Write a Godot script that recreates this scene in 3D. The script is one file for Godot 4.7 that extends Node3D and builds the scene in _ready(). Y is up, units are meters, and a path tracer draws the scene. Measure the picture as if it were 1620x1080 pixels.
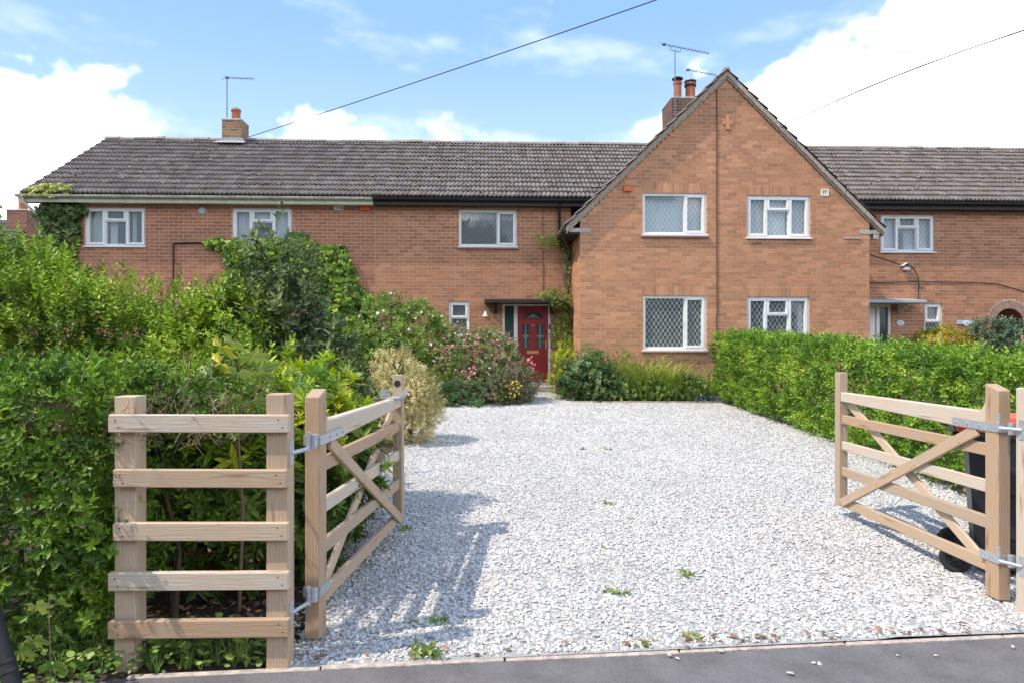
extends Node3D
# A brick terrace behind a gravel drive with an open pair of timber gates.
# World: camera at x 0, looking along -z; d is the distance from the camera plane (z = -d); metres.

const EYE := 1.6
const HOUSE_D := 18.0
const HOUSE_TURN := 0.0413
const BASE := 0.38          # level of the ground along the house front

var rng := RandomNumberGenerator.new()
var M := {}
var used := {}
var lump := FastNoiseLite.new()

# ---------------------------------------------------------------- mesh builder
class MB:
	var v := PackedVector3Array()
	var n := PackedVector3Array()
	var c := PackedColorArray()
	var i := PackedInt32Array()
	func quad(p0: Vector3, p1: Vector3, p2: Vector3, p3: Vector3, col := Color.WHITE) -> void:
		# corners run anticlockwise seen from outside
		var nn := (p1 - p0).cross(p2 - p0).normalized()
		var k := v.size()
		v.append(p0); v.append(p1); v.append(p2); v.append(p3)
		n.append(nn); n.append(nn); n.append(nn); n.append(nn)
		c.append(col); c.append(col); c.append(col); c.append(col)
		i.append(k); i.append(k + 2); i.append(k + 1); i.append(k); i.append(k + 3); i.append(k + 2)
	func tri(p0: Vector3, p1: Vector3, p2: Vector3, col := Color.WHITE) -> void:
		var nn := (p1 - p0).cross(p2 - p0).normalized()
		var k := v.size()
		v.append(p0); v.append(p1); v.append(p2)
		n.append(nn); n.append(nn); n.append(nn)
		c.append(col); c.append(col); c.append(col)
		i.append(k); i.append(k + 2); i.append(k + 1)
	func box(lo: Vector3, hi: Vector3, col := Color.WHITE, back := true) -> void:
		var a := lo
		var b := hi
		quad(Vector3(a.x, a.y, b.z), Vector3(b.x, a.y, b.z), Vector3(b.x, b.y, b.z), Vector3(a.x, b.y, b.z), col)
		if back:
			quad(Vector3(b.x, a.y, a.z), Vector3(a.x, a.y, a.z), Vector3(a.x, b.y, a.z), Vector3(b.x, b.y, a.z), col)
		quad(Vector3(a.x, a.y, a.z), Vector3(a.x, a.y, b.z), Vector3(a.x, b.y, b.z), Vector3(a.x, b.y, a.z), col)
		quad(Vector3(b.x, a.y, b.z), Vector3(b.x, a.y, a.z), Vector3(b.x, b.y, a.z), Vector3(b.x, b.y, b.z), col)
		quad(Vector3(a.x, b.y, b.z), Vector3(b.x, b.y, b.z), Vector3(b.x, b.y, a.z), Vector3(a.x, b.y, a.z), col)
		quad(Vector3(a.x, a.y, a.z), Vector3(b.x, a.y, a.z), Vector3(b.x, a.y, b.z), Vector3(a.x, a.y, b.z), col)
	func bevel_box(lo: Vector3, hi: Vector3, e: float, col := Color.WHITE) -> void:
		# a box with chamfered edges, as the hull of three crossed boxes
		var s := [lo, hi]
		var p := func(ix: int, iy: int, iz: int, ax: int) -> Vector3:
			var q := Vector3(s[ix].x, s[iy].y, s[iz].z)
			var w := Vector3(1 - 2 * ix, 1 - 2 * iy, 1 - 2 * iz) * e
			w[ax] = 0.0
			return q + w
		var f := [[0, 1, 2], [1, 2, 0], [2, 0, 1]]
		for t in f:
			for sgn in 2:
				var q := []
				for uv in [[0, 0], [1, 0], [1, 1], [0, 1]]:
					var ix := [0, 0, 0]
					ix[t[0]] = sgn
					ix[t[1]] = uv[0]
					ix[t[2]] = uv[1]
					q.append(p.call(ix[0], ix[1], ix[2], t[0]))
				if sgn == 1:
					quad(q[0], q[1], q[2], q[3], col)
				else:
					quad(q[3], q[2], q[1], q[0], col)
			for su in 2:
				for sv in 2:
					# edge along axis t[0] between faces t[1] and t[2]
					var e0 := [0, 0, 0]
					e0[t[1]] = su
					e0[t[2]] = sv
					var e1 := e0.duplicate()
					e1[t[0]] = 1
					var a0: Vector3 = p.call(e0[0], e0[1], e0[2], t[1])
					var a1: Vector3 = p.call(e1[0], e1[1], e1[2], t[1])
					var b0: Vector3 = p.call(e0[0], e0[1], e0[2], t[2])
					var b1: Vector3 = p.call(e1[0], e1[1], e1[2], t[2])
					if su == sv:
						quad(a0, b0, b1, a1, col) if ((b0 - a0).cross(b1 - a0)).dot((a0 + b1) * 0.5 - (lo + hi) * 0.5) > 0 else quad(a1, b1, b0, a0, col)
					else:
						quad(a1, b1, b0, a0, col) if ((b1 - a1).cross(b0 - a1)).dot((a0 + b1) * 0.5 - (lo + hi) * 0.5) > 0 else quad(a0, b0, b1, a1, col)
		for ix in 2:
			for iy in 2:
				for iz in 2:
					var a: Vector3 = p.call(ix, iy, iz, 0)
					var b: Vector3 = p.call(ix, iy, iz, 1)
					var d: Vector3 = p.call(ix, iy, iz, 2)
					if (b - a).cross(d - a).dot(a - (lo + hi) * 0.5) > 0:
						tri(a, b, d, col)
					else:
						tri(a, d, b, col)
	func tube(pts: Array, r0: float, r1: float, sides := 8, col := Color.WHITE, caps := true) -> void:
		var m := pts.size()
		var k := v.size()
		var side := Vector3.ZERO
		for j in m:
			var t: Vector3 = (pts[mini(j + 1, m - 1)] - pts[maxi(j - 1, 0)]).normalized()
			if side == Vector3.ZERO:
				side = t.cross(Vector3.UP if absf(t.y) < 0.9 else Vector3.RIGHT).normalized()
			side = (side - t * side.dot(t)).normalized()
			var up := side.cross(t).normalized()
			var r := lerpf(r0, r1, float(j) / maxf(1.0, m - 1))
			for q in sides:
				var a := TAU * q / sides
				var nn := side * cos(a) + up * sin(a)
				v.append(pts[j] + nn * r); n.append(nn); c.append(col)
		for j in m - 1:
			for q in sides:
				var a := k + j * sides + q
				var b := k + j * sides + (q + 1) % sides
				var d := a + sides
				var e := b + sides
				i.append(a); i.append(b); i.append(e); i.append(a); i.append(e); i.append(d)
		if caps:
			for end in [0, m - 1]:
				var ctr: Vector3 = pts[end]
				for q in sides:
					var p0 := v[k + end * sides + q]
					var p1 := v[k + end * sides + (q + 1) % sides]
					if end == 0:
						tri(ctr, p0, p1, col)
					else:
						tri(ctr, p1, p0, col)
	func lathe(prof: Array, at: Vector3, sides := 16, col := Color.WHITE) -> void:
		# prof: Vector2(radius, height) from the bottom up
		for j in prof.size() - 1:
			var a: Vector2 = prof[j]
			var b: Vector2 = prof[j + 1]
			var sl := Vector2(b.y - a.y, a.x - b.x).normalized()
			var k := v.size()
			for q in sides + 1:
				var t := TAU * q / sides
				var dx := cos(t)
				var dz := sin(t)
				var nn := Vector3(dx * sl.x, sl.y, dz * sl.x)
				v.append(at + Vector3(dx * a.x, a.y, dz * a.x)); n.append(nn); c.append(col)
				v.append(at + Vector3(dx * b.x, b.y, dz * b.x)); n.append(nn); c.append(col)
			for q in sides:
				var o := k + q * 2
				i.append(o); i.append(o + 2); i.append(o + 3); i.append(o); i.append(o + 3); i.append(o + 1)
	func mesh() -> ArrayMesh:
		var arr := []
		arr.resize(Mesh.ARRAY_MAX)
		arr[Mesh.ARRAY_VERTEX] = v
		arr[Mesh.ARRAY_NORMAL] = n
		arr[Mesh.ARRAY_COLOR] = c
		arr[Mesh.ARRAY_INDEX] = i
		var m := ArrayMesh.new()
		m.add_surface_from_arrays(Mesh.PRIMITIVE_TRIANGLES, arr)
		return m

# ---------------------------------------------------------------- scene helpers
func ground(d: float) -> float:
	return clampf((d - 3.3) * 0.027, 0.0, BASE + 0.0034)

func pt(x: float, y: float, d: float) -> Vector3:
	return Vector3(x, y, -d)

func on_ground(x: float, d: float, up := 0.0) -> Vector3:
	return Vector3(x, ground(d) + up, -d)

func numbered(called: String) -> String:
	if not used.has(called):
		used[called] = 0
		return called
	used[called] += 1
	return "%s_%03d" % [called, used[called]]

func tag(o: Node, label := "", category := "", group := "", kind := "") -> Node:
	if label: o.set_meta("label", label)
	if category: o.set_meta("category", category)
	if group: o.set_meta("group", group)
	if kind: o.set_meta("kind", kind)
	return o

func thing(called: String, at: Vector3, label: String, category: String, group := "", turn := 0.0) -> Node3D:
	var o := Node3D.new()
	o.name = numbered(called)
	add_child(o)
	o.position = at
	o.rotation.y = turn
	tag(o, label, category, group)
	return o

func part(parent: Node, called: String, mesh: Mesh, m: Material, at := Vector3.ZERO) -> MeshInstance3D:
	var o := MeshInstance3D.new()
	o.name = called
	o.mesh = mesh
	o.material_override = m
	parent.add_child(o, true)
	o.position = at
	return o

func node(parent: Node, called: String, at := Vector3.ZERO) -> Node3D:
	var o := Node3D.new()
	o.name = called
	parent.add_child(o, true)
	o.position = at
	return o

func structure(called: String, mesh: Mesh, m: Material, label: String, category: String) -> MeshInstance3D:
	var o := part(self, numbered(called), mesh, m)
	tag(o, label, category, "", "structure")
	return o

func beam(parent: Node, called: String, a: Vector3, b: Vector3, high: float, thick: float, m: Material, up := Vector3.UP, e := 0.004, high_end := -1.0) -> MeshInstance3D:
	# a sawn length of timber from a to b; its own x axis runs along the grain
	var len := a.distance_to(b)
	var mb := MB.new()
	mb.bevel_box(Vector3(-len / 2, -high / 2, -thick / 2), Vector3(len / 2, high / 2, thick / 2), e)
	if high_end > 0.0:
		for k in mb.v.size():
			if mb.v[k].x > 0 and mb.v[k].y < 0:
				mb.v[k] = Vector3(mb.v[k].x, mb.v[k].y + high - high_end, mb.v[k].z)
	var o := part(parent, called, mb.mesh(), m)
	var x := (b - a).normalized()
	var z := x.cross(up).normalized()
	o.transform = Transform3D(Basis(x, z.cross(x), z), (a + b) * 0.5)
	return o

func grey(t: float) -> Color:
	return Color(t, t, t)

func srgb(r: float, g: float, b: float) -> Color:
	# linear base colour -> what albedo_color wants
	return Color(r, g, b).linear_to_srgb()

func tex(size: int, freq: float, oct: int, sd: int, lo: Color, hi: Color, contrast := 1.0) -> ImageTexture:
	# seamless noise between two linear colours
	var f := FastNoiseLite.new()
	f.noise_type = FastNoiseLite.TYPE_SIMPLEX_SMOOTH
	f.seed = sd
	f.frequency = freq
	f.fractal_octaves = oct
	var im := f.get_seamless_image(size, size)
	var out := Image.create_empty(size, size, false, Image.FORMAT_RGB8)
	for y in size:
		for x in size:
			var t := clampf((im.get_pixel(x, y).r - 0.5) * contrast + 0.5, 0.0, 1.0)
			out.set_pixel(x, y, lo.lerp(hi, t).linear_to_srgb())
	return ImageTexture.create_from_image(out)

func height_tex(size: int, freq: float, oct: int, sd: int) -> ImageTexture:
	var f := FastNoiseLite.new()
	f.noise_type = FastNoiseLite.TYPE_SIMPLEX_SMOOTH
	f.seed = sd
	f.frequency = freq
	f.fractal_octaves = oct
	return ImageTexture.create_from_image(f.get_seamless_image(size, size))

func mat(col: Color, rough: float, metal := 0.0) -> StandardMaterial3D:
	var m := StandardMaterial3D.new()
	m.albedo_color = srgb(col.r, col.g, col.b)
	m.roughness = rough
	m.metallic = metal
	return m

func textured(m: StandardMaterial3D, t: Texture2D, scale: float, world := true) -> StandardMaterial3D:
	m.albedo_texture = t
	m.uv1_triplanar = true
	m.uv1_world_triplanar = world
	m.uv1_scale = Vector3.ONE * scale
	return m

func relief(m: StandardMaterial3D, t: Texture2D, cm: float) -> StandardMaterial3D:
	m.heightmap_enabled = true
	m.heightmap_texture = t
	m.heightmap_scale = cm
	return m

# ---------------------------------------------------------------- materials
func make_materials() -> void:
	var rough_h := height_tex(256, 0.03, 4, 5)
	var fine_h := height_tex(256, 0.12, 3, 6)
	var grain := tex(256, 0.05, 4, 11, grey(0.72), grey(1.0), 1.5)
	var patch := tex(512, 0.012, 5, 12, grey(0.6), grey(1.0), 1.6)
	# brick: tone comes from each brick's own colour
	M.brick = relief(textured(mat(Color.WHITE, 0.92), grain, 2.2), fine_h, 0.25)
	M.brick.vertex_color_use_as_albedo = true
	M.mortar = relief(textured(mat(Color(0.80, 0.575, 0.42), 0.95), grain, 3.0), fine_h, 0.3)
	M.reveal = textured(mat(Color(0.47, 0.215, 0.12), 0.95), grain, 2.0)
	# roof tiles
	M.tile = relief(textured(mat(Color.WHITE, 0.88), lichen_tex(), 1.1), rough_h, 0.4)
	M.tile.vertex_color_use_as_albedo = true
	M.ridge = relief(textured(mat(Color(0.34, 0.285, 0.25), 0.9), patch, 1.3), rough_h, 0.5)
	M.roof_felt = mat(Color(0.05, 0.045, 0.045), 0.95)
	M.verge = relief(textured(mat(Color(0.50, 0.42, 0.34), 0.95), patch, 2.0), fine_h, 0.4)
	M.concrete = relief(textured(mat(Color(0.52, 0.49, 0.44), 0.92), patch, 1.7), fine_h, 0.3)
	M.lead = textured(mat(Color(0.42, 0.45, 0.48), 0.6), patch, 2.0)
	M.pot = textured(mat(Color(0.50, 0.175, 0.095), 0.85), patch, 3.0)
	M.black_metal = mat(Color(0.02, 0.02, 0.022), 0.5)
	# joinery
	M.upvc = textured(mat(Color(0.83, 0.83, 0.83), 0.32), tex(256, 0.02, 3, 21, grey(0.93), grey(1.0)), 1.0)
	M.upvc_gutter = textured(mat(Color(0.74, 0.74, 0.68), 0.4), tex(512, 0.02, 5, 22, Color(0.52, 0.55, 0.42), grey(1.0), 2.2), 0.8)
	M.fascia_cream = textured(mat(Color(0.60, 0.61, 0.50), 0.6), tex(256, 0.02, 4, 23, Color(0.75, 0.78, 0.65), grey(1.0)), 0.8)
	M.black_gutter = mat(Color(0.016, 0.016, 0.018), 0.42)
	M.black_paint = textured(mat(Color(0.022, 0.02, 0.02), 0.6), patch, 2.0)
	M.sill_red = textured(mat(Color(0.34, 0.20, 0.19), 0.8), grain, 2.0)
	M.came = mat(Color(0.74, 0.76, 0.78), 0.5)
	M.came_grey = mat(Color(0.55, 0.57, 0.55), 0.5)
	M.came_dark = mat(Color(0.16, 0.18, 0.2), 0.5)
	M.glass = StandardMaterial3D.new()
	M.glass.albedo_color = Color(0.85, 0.95, 0.95, 0.06)
	M.glass.transparency = BaseMaterial3D.TRANSPARENCY_ALPHA
	M.glass.roughness = 0.02
	M.glass.metallic_specular = 1.0
	M.net = mat(Color(0.45, 0.50, 0.55), 0.9)
	M.net.backlight_enabled = true
	M.net.backlight = Color(0.4, 0.42, 0.44)
	M.curtain = mat(Color(0.40, 0.45, 0.41), 0.9)
	M.blind = mat(Color(0.50, 0.58, 0.62), 0.8)
	M.plaster = mat(Color(0.52, 0.49, 0.44), 0.9)
	M.red_door = relief(textured(mat(Color(0.30, 0.012, 0.018), 0.38), tex(256, 0.03, 3, 31, grey(0.86), grey(1.0)), 1.5), fine_h, 0.05)
	M.door_glass = StandardMaterial3D.new()
	M.door_glass.albedo_color = srgb(0.05, 0.075, 0.07)
	M.door_glass.roughness = 0.12
	M.gold = mat(Color(0.75, 0.52, 0.22), 0.32, 1.0)
	M.white_paint = mat(Color(0.72, 0.70, 0.62), 0.5)
	M.orange = mat(Color(0.72, 0.13, 0.035), 0.5)
	M.blue_plate = mat(Color(0.22, 0.36, 0.58), 0.4)
	M.plate_white = mat(Color(0.70, 0.75, 0.80), 0.35)
	M.slate_blue = mat(Color(0.42, 0.47, 0.52), 0.6)
	# metalwork
	M.galv = relief(textured(mat(Color(0.60, 0.64, 0.68), 0.42, 0.55), tex(256, 0.05, 4, 41, grey(0.7), grey(1.0), 1.5), 4.0, false), fine_h, 0.06)
	M.aerial = mat(Color(0.13, 0.19, 0.26), 0.5, 0.4)
	M.alu = mat(Color(0.62, 0.62, 0.63), 0.4, 0.7)
	M.cable = mat(Color(0.02, 0.022, 0.025), 0.7)
	M.cable_brown = mat(Color(0.10, 0.055, 0.04), 0.8)
	M.rubber = textured(mat(Color(0.02, 0.021, 0.023), 0.75), patch, 6.0)
	M.bin = mat(Color(0.018, 0.022, 0.03), 0.42)
	M.bin_lid = mat(Color(0.62, 0.055, 0.02), 0.4)
	# timber, four cuts of the same wood
	var wood := wood_tex()
	var wood_h := wood_relief()
	M.wood = []
	for k in 5:
		var tone: Color = [Color(0.64, 0.52, 0.40), Color(0.52, 0.375, 0.26), Color(0.66, 0.58, 0.49), Color(0.50, 0.40, 0.305), Color(0.56, 0.435, 0.315)][k]
		var w := relief(textured(mat(tone, 0.82), wood, 1.0, false), wood_h, 0.10)
		w.uv1_scale = Vector3(0.9, 2.4, 2.4)
		w.uv1_offset = Vector3(0.37 * k, 0.21 * k, 0.43 * k)
		M.wood.append(w)
	M.nail = mat(Color(0.05, 0.035, 0.03), 0.6)
	# ground
	M.asphalt = relief(textured(mat(Color(0.19, 0.18, 0.185), 0.9), asphalt_tex(), 0.5), fine_h, 0.35)
	M.asphalt.uv1_triplanar_sharpness = 4.0
	M.edging = relief(textured(mat(Color(0.60, 0.50, 0.43), 0.9), patch, 2.0), fine_h, 0.5)
	M.gravel_bed = relief(textured(mat(Color(0.64, 0.63, 0.63), 0.95), tex(512, 0.16, 3, 51, grey(0.6), grey(1.0), 2.0), 2.2), height_tex(256, 0.16, 2, 52), 2.0)
	M.soil = relief(textured(mat(Color(0.085, 0.058, 0.04), 0.97), tex(512, 0.05, 5, 53, grey(0.4), grey(1.0), 1.8), 0.9), rough_h, 2.0)
	M.stone = mat(Color.WHITE, 0.82)
	M.stone.vertex_color_use_as_albedo = true
	# plants
	M.leaf = mat(Color.WHITE, 0.46)
	M.leaf.metallic_specular = 0.4
	M.leaf.vertex_color_use_as_albedo = true
	M.leaf.backlight_enabled = true
	M.leaf.backlight = Color(0.62, 0.72, 0.25)
	for k in 4:          # single big leaves: green, pale green, yellow, deep green
		var lc: Color = [Color(0.17, 0.26, 0.06), Color(0.32, 0.38, 0.12), Color(0.62, 0.55, 0.06), Color(0.07, 0.15, 0.035)][k]
		var lf := mat(lc, 0.5)
		lf.backlight_enabled = true
		lf.backlight = Color(0.55, 0.6, 0.25)
		M["leaf_" + str(k)] = lf
	M.leaf_dull = mat(Color.WHITE, 0.6)
	M.leaf_dull.vertex_color_use_as_albedo = true
	M.leaf_dull.backlight_enabled = true
	M.leaf_dull.backlight = Color(0.5, 0.55, 0.25)
	M.petal = mat(Color.WHITE, 0.7)
	M.petal.vertex_color_use_as_albedo = true
	M.petal.backlight_enabled = true
	M.petal.backlight = Color(0.5, 0.45, 0.45)
	M.bark = relief(textured(mat(Color(0.16, 0.11, 0.075), 0.95), grain, 6.0), fine_h, 0.5)
	M.twig = mat(Color(0.24, 0.17, 0.12), 0.9)
	M.dead = mat(Color.WHITE, 0.85)
	M.dead.vertex_color_use_as_albedo = true

func lichen_tex() -> ImageTexture:
	# concrete tile: grey-brown, with pale lichen discs, orange crust and dark moss specks
	var a := FastNoiseLite.new(); a.seed = 61; a.frequency = 0.02; a.fractal_octaves = 5
	var b := FastNoiseLite.new(); b.seed = 62; b.frequency = 0.055; b.noise_type = FastNoiseLite.TYPE_CELLULAR
	var s := 512
	var ia := a.get_seamless_image(s, s)
	var ib := b.get_seamless_image(s, s)
	var c := FastNoiseLite.new(); c.seed = 63; c.frequency = 0.035; c.fractal_octaves = 3
	var ic := c.get_seamless_image(s, s)
	var im := Image.create_empty(s, s, false, Image.FORMAT_RGB8)
	for y in s:
		for x in s:
			var t := ia.get_pixel(x, y).r
			var col := grey(0.52).lerp(grey(0.80), clampf((t - 0.3) * 2.2, 0, 1))
			var k := ic.get_pixel(x, y).r
			if k > 0.66:
				col = col.lerp(Color(1.0, 0.98, 0.93), clampf((k - 0.66) * 9.0, 0, 0.85))
			elif k < 0.32:
				col = col.lerp(Color(0.42, 0.30, 0.16), clampf((0.32 - k) * 9.0, 0, 0.8))
			if ib.get_pixel(x, y).r > 0.8:
				col = col.lerp(Color(0.20, 0.19, 0.15), 0.6)
			im.set_pixel(x, y, col.linear_to_srgb())
	return ImageTexture.create_from_image(im)

func wood_tex() -> ImageTexture:
	# planed softwood: long grain along u, darker late wood, a few knots, silvered patches
	var s := 512
	var w := FastNoiseLite.new(); w.seed = 71; w.frequency = 0.010; w.fractal_octaves = 3
	var p := FastNoiseLite.new(); p.seed = 72; p.frequency = 0.006; p.fractal_octaves = 3
	var iw := w.get_seamless_image(s, s)
	var ip := p.get_seamless_image(s, s)
	var f := FastNoiseLite.new(); f.seed = 73; f.frequency = 0.2
	var knots := [Vector2(90, 130), Vector2(330, 60), Vector2(250, 330), Vector2(440, 420), Vector2(40, 450)]
	var im := Image.create_empty(s, s, false, Image.FORMAT_RGB8)
	for y in s:
		for x in s:
			var bend := (iw.get_pixel(x, y).r - 0.5) * 16.0
			var pull := 0.0
			var dark := 0.0
			for k in knots:
				var dx := wrapf(x - k.x, -s / 2.0, s / 2.0) * 0.35
				var dy := wrapf(y - k.y, -s / 2.0, s / 2.0)
				var r := sqrt(dx * dx + dy * dy)
				pull += 22.0 * exp(-r * r / 300.0) * signf(dy)
				dark = maxf(dark, exp(-r * r / 90.0))
			var q := float(y) + bend + pull
			var ring := 0.5 + 0.5 * sin(q * TAU / 18.2857)
			ring = pow(ring, 3.0)
			var fibre := f.get_noise_2d(x * 0.06, y * 1.0) * 0.12
			var t := 1.0 - 0.17 * ring + fibre - 0.1
			var silver := clampf((ip.get_pixel(x, y).r - 0.5) * 3.0, 0, 1)
			var col := Color(t, t * 0.93, t * 0.86).lerp(Color(t * 0.96, t * 0.97, t * 0.98), silver)
			col = col.lerp(Color(0.36, 0.22, 0.13), dark * 0.7)
			im.set_pixel(x, y, col.linear_to_srgb())
	return ImageTexture.create_from_image(im)

func wood_relief() -> ImageTexture:
	var s := 256
	var f := FastNoiseLite.new(); f.seed = 74; f.frequency = 0.12; f.fractal_octaves = 3
	var im := Image.create_empty(s, s, false, Image.FORMAT_L8)
	for y in s:
		for x in s:
			var blend := minf(1.0, minf(x, s - 1 - x) / 24.0)
			var v := f.get_noise_2d(x * 0.06, y) * blend + f.get_noise_2d(500.0, y) * (1.0 - blend)
			im.set_pixel(x, y, grey(0.5 + 0.5 * v))
	return ImageTexture.create_from_image(im)

func asphalt_tex() -> ImageTexture:
	var s := 512
	var a := FastNoiseLite.new(); a.seed = 81; a.frequency = 0.012; a.fractal_octaves = 4
	var ia := a.get_seamless_image(s, s)
	var r := RandomNumberGenerator.new()
	r.seed = 82
	var im := Image.create_empty(s, s, false, Image.FORMAT_RGB8)
	for y in s:
		for x in s:
			var t := 0.72 + (ia.get_pixel(x, y).r - 0.5) * 0.3 + r.randf_range(-0.2, 0.2)
			if r.randf() < 0.012: t += 0.25
			im.set_pixel(x, y, Color(t, t * 0.985, t * 0.99).linear_to_srgb())
	return ImageTexture.create_from_image(im)

# ---------------------------------------------------------------- sky
func sky_image() -> Image:
	var w := 2048
	var h := 1024
	var im := Image.create_empty(w, h, false, Image.FORMAT_RGBF)
	im.fill(Color(0.30, 0.29, 0.27))
	var big := FastNoiseLite.new(); big.seed = 7; big.frequency = 1.0; big.fractal_octaves = 3; big.noise_type = FastNoiseLite.TYPE_SIMPLEX_SMOOTH
	var puff := FastNoiseLite.new(); puff.seed = 19; puff.frequency = 2.6; puff.fractal_octaves = 7; puff.fractal_gain = 0.56; puff.noise_type = FastNoiseLite.TYPE_SIMPLEX_SMOOTH
	var wisp := FastNoiseLite.new(); wisp.seed = 33; wisp.frequency = 2.0; wisp.fractal_octaves = 6; wisp.fractal_gain = 0.6; wisp.noise_type = FastNoiseLite.TYPE_SIMPLEX_SMOOTH
	# cloud banks: azimuth and height in degrees, their spreads, strength
	var banks := [[38.0, 10.0, 15.0, 6.5, 0.95], [29.0, 16.0, 6.0, 3.5, 0.5], [13.0, 14.5, 4.2, 2.4, 0.75], [36.0, 22.0, 6.0, 5.0, 0.55], [-43.0, 12.0, 11.0, 5.5, 0.62], [-30.0, 14.0, 5.0, 2.5, 0.40],
		[-10.0, 16.8, 6.0, 1.7, 0.56], [-100.0, 22.0, 16.0, 9.0, 0.7], [110.0, 20.0, 18.0, 9.0, 0.7], [165.0, 24.0, 20.0, 10.0, 0.75], [-155.0, 40.0, 20.0, 10.0, 0.5], [75.0, 45.0, 16.0, 9.0, 0.5], [-60.0, 55.0, 16.0, 8.0, 0.4], [15.0, 62.0, 22.0, 8.0, 0.5]]
	for y in h / 2:
		var el := PI * (0.5 - (y + 0.5) / h)
		var ce := cos(el)
		var se := sin(el)
		var eld := rad_to_deg(el)
		var blue := Color(0.375, 0.535, 0.76).lerp(Color(0.215, 0.375, 0.655), smoothstep(11.0, 27.0, eld)).lerp(Color(0.125, 0.27, 0.56), smoothstep(27.0, 80.0, eld))
		blue = Color(0.62, 0.68, 0.76).lerp(blue, smoothstep(-3.0, 15.0, eld))
		for x in w:
			var az := wrapf(TAU * (x + 0.5) / w, -PI, PI)      # column 0 looks along -z
			var d := Vector3(ce * sin(az), se, -ce * cos(az))
			var azd := rad_to_deg(az)
			var mass := 0.22 * big.get_noise_3d(d.x * 2.0, d.y * 3.0, d.z * 2.0) - 0.06
			for b in banks:
				var da: float = absf(azd - b[0])
				if da > 180.0: da = 360.0 - da
				da = da * ce / b[2]
				var de: float = (eld - b[1]) / b[3]
				var q: float = da * da + de * de
				if q < 9.0: mass += b[4] * exp(-q * 0.5)
			var t := puff.get_noise_3d(d.x * 2.0, d.y * 3.0, d.z * 2.0)
			var cover := smoothstep(0.30, 0.56, mass + t * 0.80)
			# thin high cloud
			var v := wisp.get_noise_3d(d.x * 1.3 + d.y, d.y * 4.5, d.z * 1.3)
			var thin := 0.30 * smoothstep(0.12, 0.6, v + 0.5 * mass)
			var lightness := 2.0 + 4.2 * puff.get_noise_3d(d.x * 2.0 + 0.12, d.y * 3.0 - 0.22, d.z * 2.0)
			lightness = clampf(lightness, 0.58, 3.4)
			var white := Color(lightness * 1.0, lightness * 1.01, lightness * 1.03)
			var c := blue.lerp(Color(1.0, 1.02, 1.05), thin).lerp(white, cover)
			im.set_pixel(x, y, c)
	return im

# ---------------------------------------------------------------- ground
func edge_d(x: float) -> float:
	return 3.469 + x * 0.1       # the line between drive and pavement

const LEFT_EDGE := [[3.2, -1.12], [4.4, -1.16], [5.5, -1.30], [7.5, -1.52], [10.0, -1.56], [12.6, -1.42], [14.1, -1.40], [14.9, -0.55], [15.6, 0.25], [16.3, 0.47], [17.6, 0.50]]
const RIGHT_EDGE := [[3.2, 3.6], [4.2, 4.45], [6.7, 4.46], [10.0, 4.70], [14.95, 4.62], [15.15, 1.45], [15.9, 1.2], [17.6, 1.15]]

func along(line: Array, d: float) -> float:
	for k in line.size() - 1:
		if d <= line[k + 1][0]:
			return lerpf(line[k][1], line[k + 1][1], clampf((d - line[k][0]) / (line[k + 1][0] - line[k][0]), 0, 1))
	return line[-1][1]

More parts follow.
